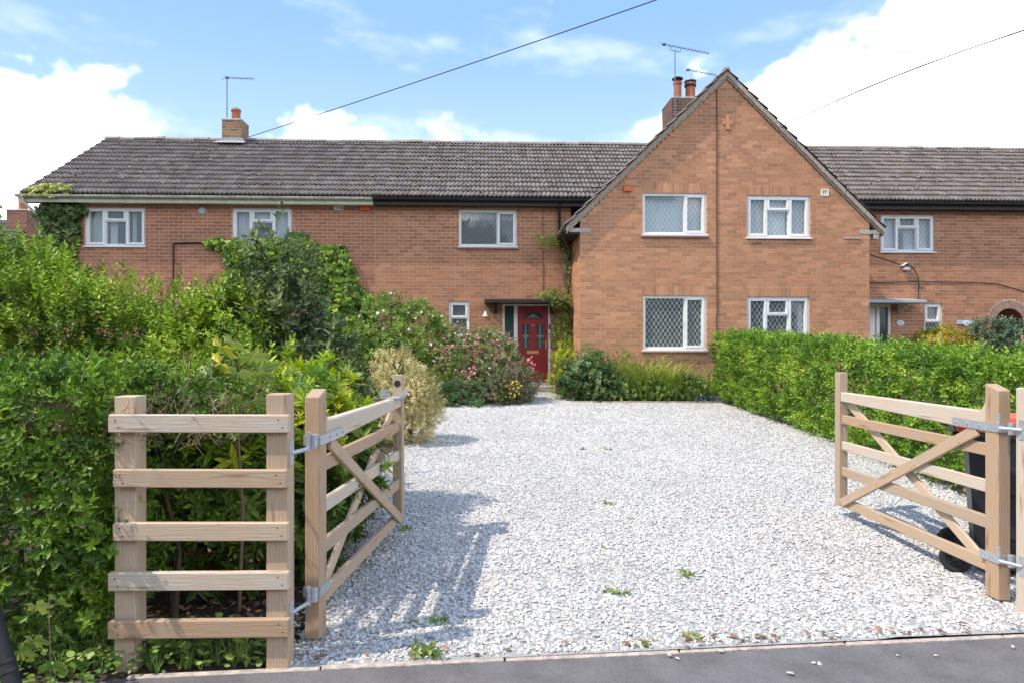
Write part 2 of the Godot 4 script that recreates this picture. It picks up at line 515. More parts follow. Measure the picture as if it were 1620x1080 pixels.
func build_ground() -> void:
	var mb := MB.new()
	var ds := [-60.0, 3.3, 17.5, 60.0, 400.0]
	for k in ds.size() - 1:
		var a := pt(-260, ground(ds[k]) - 0.02, ds[k])
		var b := pt(260, ground(ds[k]) - 0.02, ds[k])
		var c := pt(260, ground(ds[k + 1]) - 0.02, ds[k + 1])
		var e := pt(-260, ground(ds[k + 1]) - 0.02, ds[k + 1])
		mb.quad(a, b, c, e)
	structure("ground", mb.mesh(), M.soil, "brown garden soil under the hedges and shrubs", "ground")
	# drive bed
	mb = MB.new()
	var d := 3.2
	while d < 17.3:
		var e2 := d + 0.25
		for s in 8:
			var q := []
			for c2 in [[d, s], [d, s + 1], [e2, s + 1], [e2, s]]:
				var xl := along(LEFT_EDGE, c2[0])
				var xr := along(RIGHT_EDGE, c2[0])
				var x := lerpf(xl, xr, c2[1] / 8.0)
				var dd := maxf(c2[0], edge_d(x) + 0.005)
				q.append(on_ground(x, dd, 0.006))
			mb.quad(q[0], q[1], q[2], q[3])
		d = e2
	structure("driveway", mb.mesh(), M.gravel_bed, "pale grey stony bed of the gravel drive", "driveway")
	# pavement, edging, kerb and road
	mb = MB.new()
	var L := -30.0
	var R := 30.0
	mb.quad(pt(L, 0.0, 0.9 + L * 0.1), pt(R, 0.0, 0.9 + R * 0.1), pt(R, 0.0, edge_d(R) - 0.02), pt(L, 0.0, edge_d(L) - 0.02))
	structure("pavement", mb.mesh(), M.asphalt, "grey asphalt pavement in front of the drive", "pavement")
	mb = MB.new()
	mb.quad(pt(L, -0.115, -7.0 + L * 0.1), pt(R, -0.115, -7.0 + R * 0.1), pt(R, -0.115, 0.78 + R * 0.1), pt(L, -0.115, 0.78 + L * 0.1))
	structure("road", mb.mesh(), M.asphalt, "grey asphalt road beyond the kerb", "road")
	mb = MB.new()
	mb.box(Vector3(-30, -0.3, -0.06), Vector3(30, 0.004, 0.06))
	var kerb := structure("kerb", mb.mesh(), M.concrete, "concrete kerb between pavement and road", "kerb")
	kerb.position = pt(0, 0, 0.84)
	kerb.rotation.y = atan(0.1)
	# edging: concrete lengths set end to end
	var edging := Node3D.new()
	edging.name = "pavement_edging"
	add_child(edging)
	edging.position = pt(0, 0, edge_d(0))
	edging.rotation.y = atan(0.1)
	tag(edging, "pale concrete edging strip between gravel and pavement", "edging", "", "structure")
	var x := -1.86
	while x < 5.4:
		mb = MB.new()
		mb.bevel_box(Vector3(0, -0.1, -0.018), Vector3(0.905, 0.006 + rng.randf_range(-0.003, 0.004), 0.018), 0.005)
		var o := part(edging, "edging_stone", mb.mesh(), M.edging, Vector3(x, 0, rng.randf_range(-0.004, 0.004)))
		o.rotation.y = rng.randf_range(-0.004, 0.004)
		x += 0.914
	# timber board holding the planting bed by the house
	var bed := thing("bed_edging_board", on_ground(1.4, 15.12), "low weathered timber board edging the bed under the gabled wall", "board")
	beam(bed, "board", Vector3(0, 0.01, 0), Vector3(3.2, 0.01, 0.12), 0.06, 0.03, M.wood[3])
	build_gravel()

func stone_mesh(sd: int) -> ArrayMesh:
	var r := RandomNumberGenerator.new()
	r.seed = sd
	# a crushed limestone chip: an uneven eight-sided lump
	var ring := []
	for k in 5:
		var a := TAU * (k + r.randf_range(-0.25, 0.25)) / 5.0
		ring.append(Vector3(cos(a) * r.randf_range(0.75, 1.1), r.randf_range(-0.12, 0.12), sin(a) * r.randf_range(0.75, 1.1)))
	var top := []
	for k in 5:
		var a := TAU * (k + 0.5 + r.randf_range(-0.2, 0.2)) / 5.0
		top.append(Vector3(cos(a) * 0.6, r.randf_range(0.4, 0.62), sin(a) * 0.6))
	var bot := Vector3(0, -0.5, 0)
	var cap := Vector3(r.randf_range(-0.1, 0.1), 0.62, r.randf_range(-0.1, 0.1))
	var mb := MB.new()
	for k in 5:
		var l := (k + 1) % 5
		mb.tri(ring[l], ring[k], top[k])
		mb.tri(ring[l], top[k], top[l])
		mb.tri(top[l], top[k], cap)
		mb.tri(ring[k], ring[l], bot)
	return mb.mesh()

func build_gravel() -> void:
	var root := Node3D.new()
	root.name = "gravel"
	add_child(root)
	tag(root, "loose white and grey limestone chippings covering the drive", "gravel", "", "stuff")
	var bins := [[], [], []]
	for pass_ in [[3.2, 6.5, 2600.0, 0.012, 0.024], [6.5, 10.5, 2000.0, 0.0125, 0.0235], [10.5, 17.35, 1400.0, 0.014, 0.026]]:
		var n := int((pass_[1] - pass_[0]) * 6.4 * pass_[2])
		for k in n:
			var d := rng.randf_range(pass_[0], pass_[1])
			var x := rng.randf_range(-1.75, 4.75)
			if x < along(LEFT_EDGE, d) + rng.randf_range(-0.12, 0.05) or x > along(RIGHT_EDGE, d) + rng.randf_range(-0.05, 0.1) or (d < edge_d(x) + 0.03 and (d < edge_d(x) - 0.35 or rng.randf() < 0.997 or x < -1.0 or x > 2.9)):
				continue
			var s := rng.randf_range(pass_[3], pass_[4]) * 0.78
			var b := Basis(Vector3(rng.randf_range(-1, 1), 0, rng.randf_range(-1, 1)).normalized(), rng.randf_range(0, 0.75)) * Basis(Vector3.UP, rng.randf_range(0, TAU))
			b = b * Basis.from_scale(Vector3(s * rng.randf_range(0.8, 1.35), s * rng.randf_range(0.55, 0.95), s * rng.randf_range(0.7, 1.1)))
			var tone := rng.randf_range(0.46, 0.60)
			if rng.randf() < 0.08: tone = rng.randf_range(0.36, 0.50)
			tone *= 1.0 + 0.10 * lump.get_noise_2d(x * 0.8, d * 0.8)
			var warm := rng.randf_range(-0.02, 0.045)
			bins[k % 3].append([Transform3D(b, on_ground(x, d, s * rng.randf_range(0.1, 0.75))), Color(tone + warm, tone, tone - warm)])
	for q in 3:
		scatter(root, "chippings", stone_mesh(100 + q), M.stone, bins[q])

func scatter(parent: Node, called: String, mesh: Mesh, m: Material, items: Array) -> MultiMeshInstance3D:
	var mm := MultiMesh.new()
	mm.transform_format = MultiMesh.TRANSFORM_3D
	mm.use_colors = true
	mm.mesh = mesh
	mm.instance_count = items.size()
	for k in items.size():
		mm.set_instance_transform(k, items[k][0])
		mm.set_instance_color(k, items[k][1])
	var o := MultiMeshInstance3D.new()
	o.name = called
	o.multimesh = mm
	o.material_override = m
	parent.add_child(o, true)
	return o

# ---------------------------------------------------------------- brickwork
const BP := 0.2455
const CH := 0.0905
const GZ := 1.75            # how far the gabled bay stands forward
const RIDGE_X := 5.1

const RED_BRICK := [Color(0.445, 0.196, 0.113), Color(0.409, 0.177, 0.101), Color(0.472, 0.214, 0.126), Color(0.427, 0.196, 0.115), Color(0.490, 0.226, 0.134), Color(0.374, 0.171, 0.101), Color(0.458, 0.194, 0.109), Color(0.365, 0.165, 0.096)]
const BROWN_BRICK := [Color(0.490, 0.228, 0.126), Color(0.451, 0.206, 0.112), Color(0.519, 0.249, 0.140), Color(0.470, 0.228, 0.129), Color(0.539, 0.263, 0.150), Color(0.412, 0.199, 0.113), Color(0.505, 0.225, 0.121), Color(0.402, 0.192, 0.107)]
const SAND_BRICK := [Color(0.566, 0.271, 0.146), Color(0.521, 0.244, 0.130), Color(0.600, 0.295, 0.162), Color(0.543, 0.271, 0.149), Color(0.623, 0.313, 0.173), Color(0.476, 0.237, 0.131), Color(0.584, 0.268, 0.141), Color(0.465, 0.227, 0.125)]

func cut(r: Rect2, holes: Array) -> Array:
	var todo := [r]
	for hole in holes:
		var next := []
		for q in todo:
			if not q.intersects(hole):
				next.append(q)
				continue
			var x0: float = maxf(q.position.x, hole.position.x)
			var x1: float = minf(q.end.x, hole.end.x)
			if hole.position.x > q.position.x: next.append(Rect2(q.position.x, q.position.y, hole.position.x - q.position.x, q.size.y))
			if hole.end.x < q.end.x: next.append(Rect2(hole.end.x, q.position.y, q.end.x - hole.end.x, q.size.y))
			if hole.position.y > q.position.y: next.append(Rect2(x0, q.position.y, x1 - x0, hole.position.y - q.position.y))
			if hole.end.y < q.end.y: next.append(Rect2(x0, hole.end.y, x1 - x0, q.end.y - hole.end.y))
		todo = next
	return todo

func brick_shape(mb: MB, T: Transform3D, r: Rect2, z: float, col: Color) -> void:
	var a := r.position
	var b := r.end
	var p := []
	for q in [Vector3(a.x, a.y, z), Vector3(b.x, a.y, z), Vector3(b.x, b.y, z), Vector3(a.x, b.y, z), Vector3(a.x, a.y, z - 0.014), Vector3(b.x, a.y, z - 0.014), Vector3(b.x, b.y, z - 0.014), Vector3(a.x, b.y, z - 0.014)]:
		p.append(T * q)
	mb.quad(p[0], p[1], p[2], p[3], col)
	mb.quad(p[4], p[5], p[1], p[0], col)
	mb.quad(p[5], p[6], p[2], p[1], col)
	mb.quad(p[6], p[7], p[3], p[2], col)
	mb.quad(p[7], p[4], p[0], p[3], col)

# wall: a holed mortar sheet, single bricks where pick says so, the other bricks joined
func brick_wall(wall: Node3D, T: Transform3D, area: Rect2, holes: Array, voids: Array, lim, tones: Array, pick, most: int, extra := [], dirt = null) -> int:
	var mortar := MB.new()
	var joined := MB.new()
	var ys := [area.position.y, area.end.y]
	for h in holes:
		ys.append(clampf(h.position.y, area.position.y, area.end.y))
		ys.append(clampf(h.end.y, area.position.y, area.end.y))
	if lim:
		var y := area.position.y
		while y < area.end.y:
			ys.append(y)
			y += CH
	ys.sort()
	for k in ys.size() - 1:
		if ys[k + 1] - ys[k] < 0.001:
			continue
		var x0 := area.position.x
		var x1 := area.end.x
		if lim:
			var l: Vector2 = lim.call((ys[k] + ys[k + 1]) * 0.5)
			x0 = maxf(x0, l.x)
			x1 = minf(x1, l.y)
		if x1 <= x0:
			continue
		for q in cut(Rect2(x0, ys[k], x1 - x0, ys[k + 1] - ys[k]), holes):
			mortar.quad(T * Vector3(q.position.x, q.position.y, -0.0035), T * Vector3(q.end.x, q.position.y, -0.0035), T * Vector3(q.end.x, q.end.y, -0.0035), T * Vector3(q.position.x, q.end.y, -0.0035))
	for h in holes:
		if h.size.x < 0.05: continue
		var a: Vector2 = h.position
		var b: Vector2 = h.end
		var z := -0.13
		mortar.quad(T * Vector3(a.x, a.y, -0.006), T * Vector3(a.x, a.y, z), T * Vector3(a.x, b.y, z), T * Vector3(a.x, b.y, -0.006))
		mortar.quad(T * Vector3(b.x, a.y, z), T * Vector3(b.x, a.y, -0.006), T * Vector3(b.x, b.y, -0.006), T * Vector3(b.x, b.y, z))
		mortar.quad(T * Vector3(a.x, b.y, z), T * Vector3(b.x, b.y, z), T * Vector3(b.x, b.y, -0.006), T * Vector3(a.x, b.y, -0.006))
		mortar.quad(T * Vector3(a.x, a.y, -0.006), T * Vector3(b.x, a.y, -0.006), T * Vector3(b.x, a.y, z), T * Vector3(a.x, a.y, z))
	part(wall, "mortar", mortar.mesh(), M.mortar)
	var shared := []
	for t in tones:
		var one := MB.new()
		brick_shape(one, Transform3D.IDENTITY, Rect2(0, 0, BP - 0.01, CH - 0.01), 0.0, t)
		shared.append(one.mesh())
	var made := 0
	var row := 0
	var y := area.position.y
	var all := holes + voids
	while y < area.end.y - 0.01:
		var x := area.position.x + 0.005 - (BP * 0.5 if row % 2 else 0.0)
		while x < area.end.x - 0.005:
			var r := Rect2(x, y + 0.005, BP - 0.01, CH - 0.01)
			var x0 := maxf(area.position.x + 0.002, r.position.x)
			var x1 := minf(area.end.x - 0.002, r.end.x)
			if lim:
				var l: Vector2 = lim.call(r.get_center().y)
				x0 = maxf(x0, l.x)
				x1 = minf(x1, l.y)
			x += BP
			if x1 - x0 < 0.012:
				continue
			var bits := cut(Rect2(x0, r.position.y, x1 - x0, minf(r.size.y, area.end.y - r.position.y)), all)
			var rc := r.get_center()
			var worn := lump.get_noise_2d(rc.x * 0.9 + T.origin.x, rc.y * 1.5)
			var kind := rng.randi() % tones.size()
			if worn < -0.12 and rng.randf() < 0.22: kind = mini(5, tones.size() - 1)
			var grime: float = dirt.call(rc.x, rc.y) if dirt else 1.0
			grime *= 1.0 + 0.12 * worn
			var z := rng.randf_range(-0.0015, 0.0015)
			if made < most and absf(grime - 1.0) < 0.1 and bits.size() == 1 and bits[0].size.x > BP - 0.0125 and bits[0].size.y > CH - 0.0125 and pick.call(r.get_center()):
				var o := part(wall, "brick", shared[kind], M.brick)
				o.transform = T * Transform3D(Basis.IDENTITY, Vector3(x0, r.position.y, z))
				made += 1
				continue
			for q in bits:
				if q.size.x > 0.012 and q.size.y > 0.008:
					var c: Color = tones[kind] * rng.randf_range(0.90, 1.10) * grime
					brick_shape(joined, T, q, z, c)
		row += 1
		y += CH
	for e in extra:                       # bricks set on end over the windows, each its own rectangle
		brick_shape(joined, T, e, rng.randf_range(-0.001, 0.002), tones[rng.randi() % tones.size()] * rng.randf_range(0.95, 1.1))
	if joined.v.size():
		tag(part(wall, "bricks", joined.mesh(), M.brick), "", "", "", "stuff")
	return made

func soldiers(x0: float, x1: float, y: float) -> Array:
	var out := []
	var n := int(round((x1 - x0) / CH))
	for k in n:
		var w := (x1 - x0) / n
		out.append(Rect2(x0 + k * w + 0.005, y + 0.005, w - 0.01, 0.225))
	return out

# ---------------------------------------------------------------- windows
func bar(mb: MB, x0: float, x1: float, y0: float, y1: float, z0: float, z1: float) -> void:
	mb.bevel_box(Vector3(x0, y0, z0), Vector3(x1, y1, z1), 0.004)

func ring(mb: MB, x0: float, x1: float, y0: float, y1: float, b: float, z0: float, z1: float) -> void:
	bar(mb, x0, x0 + b, y0, y1, z0, z1)
	bar(mb, x1 - b, x1, y0, y1, z0, z1)
	bar(mb, x0 + b, x1 - b, y0, y0 + b, z0, z1)
	bar(mb, x0 + b, x1 - b, y1 - b, y1, z0, z1)

func lattice(x0: float, x1: float, y0: float, y1: float, dx: float, dy: float, z: float, wide: float) -> ArrayMesh:
	var mb := MB.new()
	var slope := dy / dx
	for sgn in [-1.0, 1.0]:
		var c0: float = minf(y0 - sgn * slope * x0, y0 - sgn * slope * x1)
		var c1: float = maxf(y1 - sgn * slope * x0, y1 - sgn * slope * x1)
		var c := ceilf(c0 / dy) * dy + 0.03
		while c < c1:
			var ends := []
			for q in [Vector2(x0, sgn * slope * x0 + c), Vector2(x1, sgn * slope * x1 + c), Vector2((y0 - c) / (sgn * slope), y0), Vector2((y1 - c) / (sgn * slope), y1)]:
				if q.x >= x0 - 1e-5 and q.x <= x1 + 1e-5 and q.y >= y0 - 1e-5 and q.y <= y1 + 1e-5:
					ends.append(q)
			c += dy
			if ends.size() < 2:
				continue
			ends.sort_custom(func(a, b): return a.x < b.x)
			var a: Vector2 = ends[0]
			var b: Vector2 = ends[-1]
			if a.distance_to(b) < 0.015:
				continue
			var s := (b - a).normalized().orthogonal() * wide * 0.5
			var h: float = 0.002 + 0.0004 * sgn
			mb.quad(Vector3(a.x + s.x, a.y + s.y, z + h), Vector3(a.x - s.x, a.y - s.y, z + h), Vector3(b.x - s.x, b.y - s.y, z + h), Vector3(b.x + s.x, b.y + s.y, z + h)) if s.cross(b - a) < 0 else mb.quad(Vector3(a.x - s.x, a.y - s.y, z + h), Vector3(a.x + s.x, a.y + s.y, z + h), Vector3(b.x + s.x, b.y + s.y, z + h), Vector3(b.x - s.x, b.y - s.y, z + h))
	return mb.mesh() if mb.v.size() else null

func cloth(x0: float, x1: float, y0: float, y1: float, z: float, fold: float, deep: float, scallop := 0.0) -> ArrayMesh:
	var mb := MB.new()
	var n := maxi(4, int((x1 - x0) / fold * 8.0))
	for k in n:
		var a := lerpf(x0, x1, float(k) / n)
		var b := lerpf(x0, x1, float(k + 1) / n)
		var za := z + deep * sin(a / fold * TAU)
		var zb := z + deep * sin(b / fold * TAU)
		var ya := y0 + scallop * absf(sin(a / 0.17 * PI))
		var yb := y0 + scallop * absf(sin(b / 0.17 * PI))
		mb.quad(Vector3(a, ya, za), Vector3(b, yb, zb), Vector3(b, y1, zb), Vector3(a, y1, za))
	return mb.mesh()

# style: "two" (fixed light and casement), "three" (casements either side of a fixed light under a small vent), "small"
func window(house: Node3D, at: Vector3, w: float, h: float, style: String, leads: String, behind: Array, red_sill := false) -> void:
	var win := node(house, "window", at)
	var cells := []
	if style == "two":
		cells = [[0.0, 0.665, 0.0, 1.0, false], [0.665, 1.0, 0.0, 1.0, true]]
	elif style == "three":
		cells = [[0.0, 0.325, 0.0, 1.0, true], [0.325, 0.675, 0.0, 0.655, false], [0.325, 0.675, 0.655, 1.0, true], [0.675, 1.0, 0.0, 1.0, true]]
	else:
		cells = [[0.0, 1.0, 0.0, 0.52, false], [0.0, 1.0, 0.52, 1.0, true]]
	var frame := MB.new()
	ring(frame, 0, w, 0, h, 0.04, -0.125, -0.045)
	for c in cells:
		var x0: float = maxf(0.04, c[0] * w - 0.022)
		var x1: float = minf(w - 0.04, c[1] * w + 0.022)
		if c[0] > 0: x0 = c[0] * w
		if c[1] < 1: x1 = c[1] * w
		var y0: float = 0.04 if c[2] == 0.0 else c[2] * h
		var y1: float = h - 0.04 if c[3] == 1.0 else c[3] * h
		if c[4]:
			var sash := MB.new()
			ring(sash, x0 + 0.003, x1 - 0.003, y0 + 0.003, y1 - 0.003, 0.058, -0.115, -0.028)
			part(win, "sash", sash.mesh(), M.upvc)
			x0 += 0.058; x1 -= 0.058; y0 += 0.058; y1 -= 0.058
		else:
			ring(frame, x0, x1, y0, y1, 0.024, -0.12, -0.052)
			x0 += 0.024; x1 -= 0.024; y0 += 0.024; y1 -= 0.024
		var g := MB.new()
		g.quad(Vector3(x0 - 0.005, y0 - 0.005, -0.088), Vector3(x1 + 0.005, y0 - 0.005, -0.088), Vector3(x1 + 0.005, y1 + 0.005, -0.088), Vector3(x0 - 0.005, y1 + 0.005, -0.088))
		part(win, "pane", g.mesh(), M.glass)
		part(win, "inner_pane", g.mesh(), M.glass, Vector3(0, 0, -0.018))
		if leads != "":
			var lm := lattice(x0, x1, y0, y1, 0.112, 0.168, -0.086, 0.006 if leads == "dark" else 0.0062)
			if lm:
				part(win, "leading", lm, {"white": M.came, "dark": M.came_dark, "grey": M.came_grey}[leads])
	part(win, "frame", frame.mesh(), M.upvc)
	var sill := MB.new()
	sill.bevel_box(Vector3(-0.03, -0.034, -0.12), Vector3(w + 0.03, -0.001, 0.05), 0.005)
	part(win, "sill", sill.mesh(), M.upvc)
	if red_sill:
		var tile := MB.new()
		tile.bevel_box(Vector3(-0.05, -0.075, -0.004), Vector3(w + 0.05, -0.036, 0.062), 0.004)
		part(win, "tile_sill", tile.mesh(), M.sill_red)
	for b in behind:
		var cm := cloth(b[1] * w, b[2] * w, b[3] * h, b[4] * h, -0.22 - (0.05 if b[0] == "curtain" else 0.0), 0.09, 0.018 if b[0] != "blind" else 0.004, 0.045 if b[0] == "valance" else 0.0)
		part(win, "blind" if b[0] == "blind" else "curtain", cm, {"net": M.net, "valance": M.net, "curtain": M.curtain, "blind": M.blind}[b[0]])

# ---------------------------------------------------------------- roofs
const EAVE := Vector2(0.33, 5.02)       # z, y of the lowest tile edge
const RIDGE := Vector2(-3.6, 7.55)
const COURSES := 13
const TILE_W := 0.23

func tile_mesh(col: Color, w: float, len: float, rolls: int) -> ArrayMesh:
	var mb := MB.new()
	var seg := rolls * 6
	var up := 0.048
	var hs := []
	for k in seg + 1:
		hs.append(0.034 * pow(0.5 - 0.5 * cos(TAU * k * rolls / float(seg)), 1.2))
	for k in seg:
		var a := w * k / seg
		var b := w * (k + 1) / seg
		mb.quad(Vector3(a, hs[k] + up, 0), Vector3(b, hs[k + 1] + up, 0), Vector3(b, hs[k + 1], -len), Vector3(a, hs[k], -len), col)
		mb.quad(Vector3(a, hs[k] + up - 0.046, 0), Vector3(b, hs[k + 1] + up - 0.046, 0), Vector3(b, hs[k + 1] + up, 0), Vector3(a, hs[k] + up, 0), col)
	return mb.mesh()

func tile_tones() -> Array:
	return [Color(0.215, 0.185, 0.178), Color(0.19, 0.166, 0.16), Color(0.24, 0.21, 0.202), Color(0.20, 0.168, 0.15), Color(0.225, 0.20, 0.20), Color(0.165, 0.144, 0.138), Color(0.27, 0.237, 0.228), Color(0.215, 0.18, 0.158)]

# a roof slope: origin at the lower left of the eave, x along the eave, up the slope by gauge steps
func tile_slope(roof: Node3D, origin: Vector3, xdir: Vector3, sdir: Vector3, length: float, slope: float, courses: int, tones: Array, most: int, skip, seen := true) -> void:
	var nrm := xdir.cross(-sdir).normalized() * -1.0
	var B := Basis(xdir, nrm, -sdir)
	var gauge := slope / courses
	var meshes := []
	for t in tones:
		meshes.append(tile_mesh(t, TILE_W - 0.002, gauge + 0.06, 2))
	var rest := []
	for q in tones.size():
		rest.append([])
	var made := 0
	var cols := int(ceil(length / TILE_W))
	for r in courses:
		for k in cols:
			var p := origin + xdir * (k * TILE_W) + sdir * (r * gauge)
			if skip and skip.call(p):
				continue
			var kind := rng.randi() % tones.size()
			var slip := rng.randf() < 0.02
			var tilt := Basis(xdir, rng.randf_range(-0.010, 0.010)) * Basis(nrm, rng.randf_range(-0.012, 0.012) * (3.0 if slip else 1.0)) * B
			var T := Transform3D(tilt, p + nrm * rng.randf_range(0.0, 0.004) + sdir * (rng.randf_range(-0.008, 0.008) - (0.03 if slip else 0.0)))
			if made < most:
				var o := part(roof, "roof_tile", meshes[kind], M.tile)
				o.transform = T
				made += 1
			else:
				rest[kind].append(T)
	var mb := MB.new()
	for q in tones.size():
		if rest[q].is_empty():
			continue
		var arr: Array = meshes[q].surface_get_arrays(0)
		for T in rest[q]:
			var k := mb.v.size()
			for p in arr[Mesh.ARRAY_VERTEX]: mb.v.append(T * p)
			for p in arr[Mesh.ARRAY_NORMAL]: mb.n.append(T.basis * p)
			var j: float = rng.randf_range(0.88, 1.12)
			for c in arr[Mesh.ARRAY_COLOR]: mb.c.append(c * j)
			for p in arr[Mesh.ARRAY_INDEX]: mb.i.append(p + k)
	if mb.v.size():
		tag(part(roof, "roof_tiles", mb.mesh(), M.tile), "", "", "", "stuff")

func main_roof(house: Node3D, x0: float, x1: float, most: int, skip) -> Node3D:
	var roof := node(house, "roof")
	var sd := Vector3(0, RIDGE.y - EAVE.y, RIDGE.x - EAVE.x)
	tile_slope(roof, Vector3(x0, EAVE.y, EAVE.x), Vector3.RIGHT, sd.normalized(), x1 - x0, sd.length(), COURSES, tile_tones(), most, skip)
	var felt := MB.new()
	var back := Vector3(0, 4.9, -7.6)
	felt.quad(Vector3(x0, EAVE.y - 0.03, EAVE.x - 0.02), Vector3(x1, EAVE.y - 0.03, EAVE.x - 0.02), Vector3(x1, RIDGE.y - 0.03, RIDGE.x), Vector3(x0, RIDGE.y - 0.03, RIDGE.x))
	felt.quad(Vector3(x0, RIDGE.y - 0.03, RIDGE.x), Vector3(x1, RIDGE.y - 0.03, RIDGE.x), Vector3(x1, back.y, back.z), Vector3(x0, back.y, back.z))
	part(roof, "underlay", felt.mesh(), M.roof_felt)
	var moss := []
	for k in int((x1 - x0) * 80.0):
		var row := rng.randi() % COURSES
		var q := Vector3(rng.randf_range(x0, x1), EAVE.y, EAVE.x) + sd * ((row + (0.96 if rng.randf() < 0.6 else rng.randf())) / COURSES) + Vector3(0, 0.84, 0.54) * 0.05
		if (skip and skip.call(q)) or lump.get_noise_2d(q.x * 1.2, q.y * 2.0) < -0.1: continue
		var s := rng.randf_range(0.014, 0.044)
		moss.append([Transform3D(Basis(Vector3.UP, rng.randf_range(0, TAU)).scaled(Vector3(s * 1.4, s * 0.7, s)), q), [Color(0.085, 0.06, 0.035), Color(0.12, 0.10, 0.045), Color(0.20, 0.13, 0.07), Color(0.45, 0.40, 0.33)][rng.randi() % 4]])
	tag(scatter(roof, "moss", stone_mesh(140), M.stone, moss), "", "", "", "stuff")
	var x := x0
	var cap := MB.new()
	var pts := []
	for k in 9:
		var a := PI * k / 8.0
		pts.append(Vector2(cos(a) * 0.13, sin(a) * 0.10))
	for k in 8:
		cap.quad(Vector3(0.444, pts[k].y, pts[k].x), Vector3(0.444, pts[k + 1].y, pts[k + 1].x), Vector3(0, pts[k + 1].y, pts[k + 1].x), Vector3(0, pts[k].y, pts[k].x))
	for k in 4:
		cap.quad(Vector3(0, pts[k].y, pts[k].x), Vector3(0, pts[k + 1].y, pts[k + 1].x), Vector3(0, pts[7 - k].y, pts[7 - k].x), Vector3(0, pts[8 - k].y, pts[8 - k].x))
	var cm := cap.mesh()
	while x < x1 - 0.1:
		var o := part(roof, "ridge_tile", cm, M.ridge, Vector3(x, RIDGE.y - 0.008 + rng.randf_range(-0.012, 0.012) + 0.02 * lump.get_noise_2d(x * 0.6, 70.0), RIDGE.x))
		o.rotation = Vector3(0, rng.randf_range(-0.01, 0.01), rng.randf_range(-0.012, 0.012))
		x += 0.45
	return roof

func gutter(house: Node3D, x0: float, x1: float, m: Material, board: Material) -> void:
	var mb := MB.new()
	var n := 8
	for k in n:
		var a := PI + PI * k / n
		var b := PI + PI * (k + 1) / n
		for rr in [0.058, 0.052]:
			var pa := Vector3(0, sin(a) * rr, cos(a) * rr)
			var pb := Vector3(0, sin(b) * rr, cos(b) * rr)
			var o := Vector3(0, 4.985, 0.33)
			mb.quad(o + pa + Vector3(x0, 0, 0), o + pb + Vector3(x0, 0, 0), o + pb + Vector3(x1, 0, 0), o + pa + Vector3(x1, 0, 0)) if rr < 0.055 else mb.quad(o + pa + Vector3(x1, 0, 0), o + pb + Vector3(x1, 0, 0), o + pb + Vector3(x0, 0, 0), o + pa + Vector3(x0, 0, 0))
	mb.box(Vector3(x0, 4.979, 0.382), Vector3(x1, 4.990, 0.392))
	var gut := part(house, "gutter", mb.mesh(), m)
	var x := x0 + 0.4
	while x < x1:
		var c := MB.new()
		c.tube([Vector3(x - 0.03, 4.985, 0.33), Vector3(x + 0.03, 4.985, 0.33)], 0.064, 0.064, 14)
		for q in c.v.size():
			if c.v[q].y > 4.985: c.v[q].y = 4.985
		part(gut, "gutter_union", c.mesh(), m)
		x += 2.0
	var f := MB.new()
	f.box(Vector3(x0, 4.82, 0.235), Vector3(x1, 5.0, 0.262))
	part(house, "fascia", f.mesh(), board)
	var s := MB.new()
	s.box(Vector3(x0, 4.83, -0.004), Vector3(x1, 4.845, 0.235))
	part(house, "soffit", s.mesh(), board)

func pipe_run(house: Node, called: String, pts: Array, r: float, m: Material) -> MeshInstance3D:
	var mb := MB.new()
	mb.tube(pts, r, r, 10)
	return part(house, called, mb.mesh(), m)

func interior(house: Node3D, x0: float, x1: float, zf: float, walls := true) -> void:
	# party walls, back wall, floors and ceilings
	var mb := MB.new()
	var zb := -7.2
	mb.box(Vector3(x0, 0, zb - 0.2), Vector3(x1, 4.95, zb))
	mb.box(Vector3(x0 + 0.01, 0.0, zb), Vector3(x0 + 0.12, 4.9, -0.14))
	mb.box(Vector3(x1 - 0.12, 0.0, zb), Vector3(x1 - 0.01, 4.9, -0.14))
	mb.box(Vector3(x0 + 0.12, 2.66, zb), Vector3(x1 - 0.12, 2.9, -0.14))
	mb.box(Vector3(x0 + 0.12, 4.97, zb), Vector3(x1 - 0.12, 5.02, -0.02))
	mb.box(Vector3(x0 + 0.12, -0.05, zb), Vector3(x1 - 0.12, 0.12, -0.14))
	mb.box(Vector3(x0 + 0.12, 0.1, -3.6), Vector3(x1 - 0.12, 4.9, -3.5))
	part(house, "interior_walls", mb.mesh(), M.plaster)

func chimney(house: Node3D, x0: float, x1: float, z0: float, z1: float, y0: float, y1: float, tones: Array) -> Node3D:
	var c := node(house, "chimney")
	var never := func(_p): return false
	brick_wall(c, Transform3D(Basis.IDENTITY, Vector3(x0, y0, z1)), Rect2(0, 0, x1 - x0, y1 - y0), [], [], null, tones, never, 0)
	brick_wall(c, Transform3D(Basis(Vector3.BACK, Vector3.UP, Vector3.LEFT), Vector3(x0, y0, z0)), Rect2(0, 0, z1 - z0, y1 - y0), [], [], null, tones, never, 0)
	brick_wall(c, Transform3D(Basis(Vector3.FORWARD, Vector3.UP, Vector3.RIGHT), Vector3(x1, y0, z1)), Rect2(0, 0, z1 - z0, y1 - y0), [], [], null, tones, never, 0)
	var mb := MB.new()
	mb.box(Vector3(x0 + 0.02, y0, z0), Vector3(x1 - 0.02, y1 - 0.02, z1 - 0.02))
	mb.bevel_box(Vector3(x0 - 0.015, y1 - 0.02, z0 - 0.015), Vector3(x1 + 0.015, y1 + 0.045, z1 + 0.015), 0.02)
	part(c, "flaunching", mb.mesh(), M.concrete)
	return c

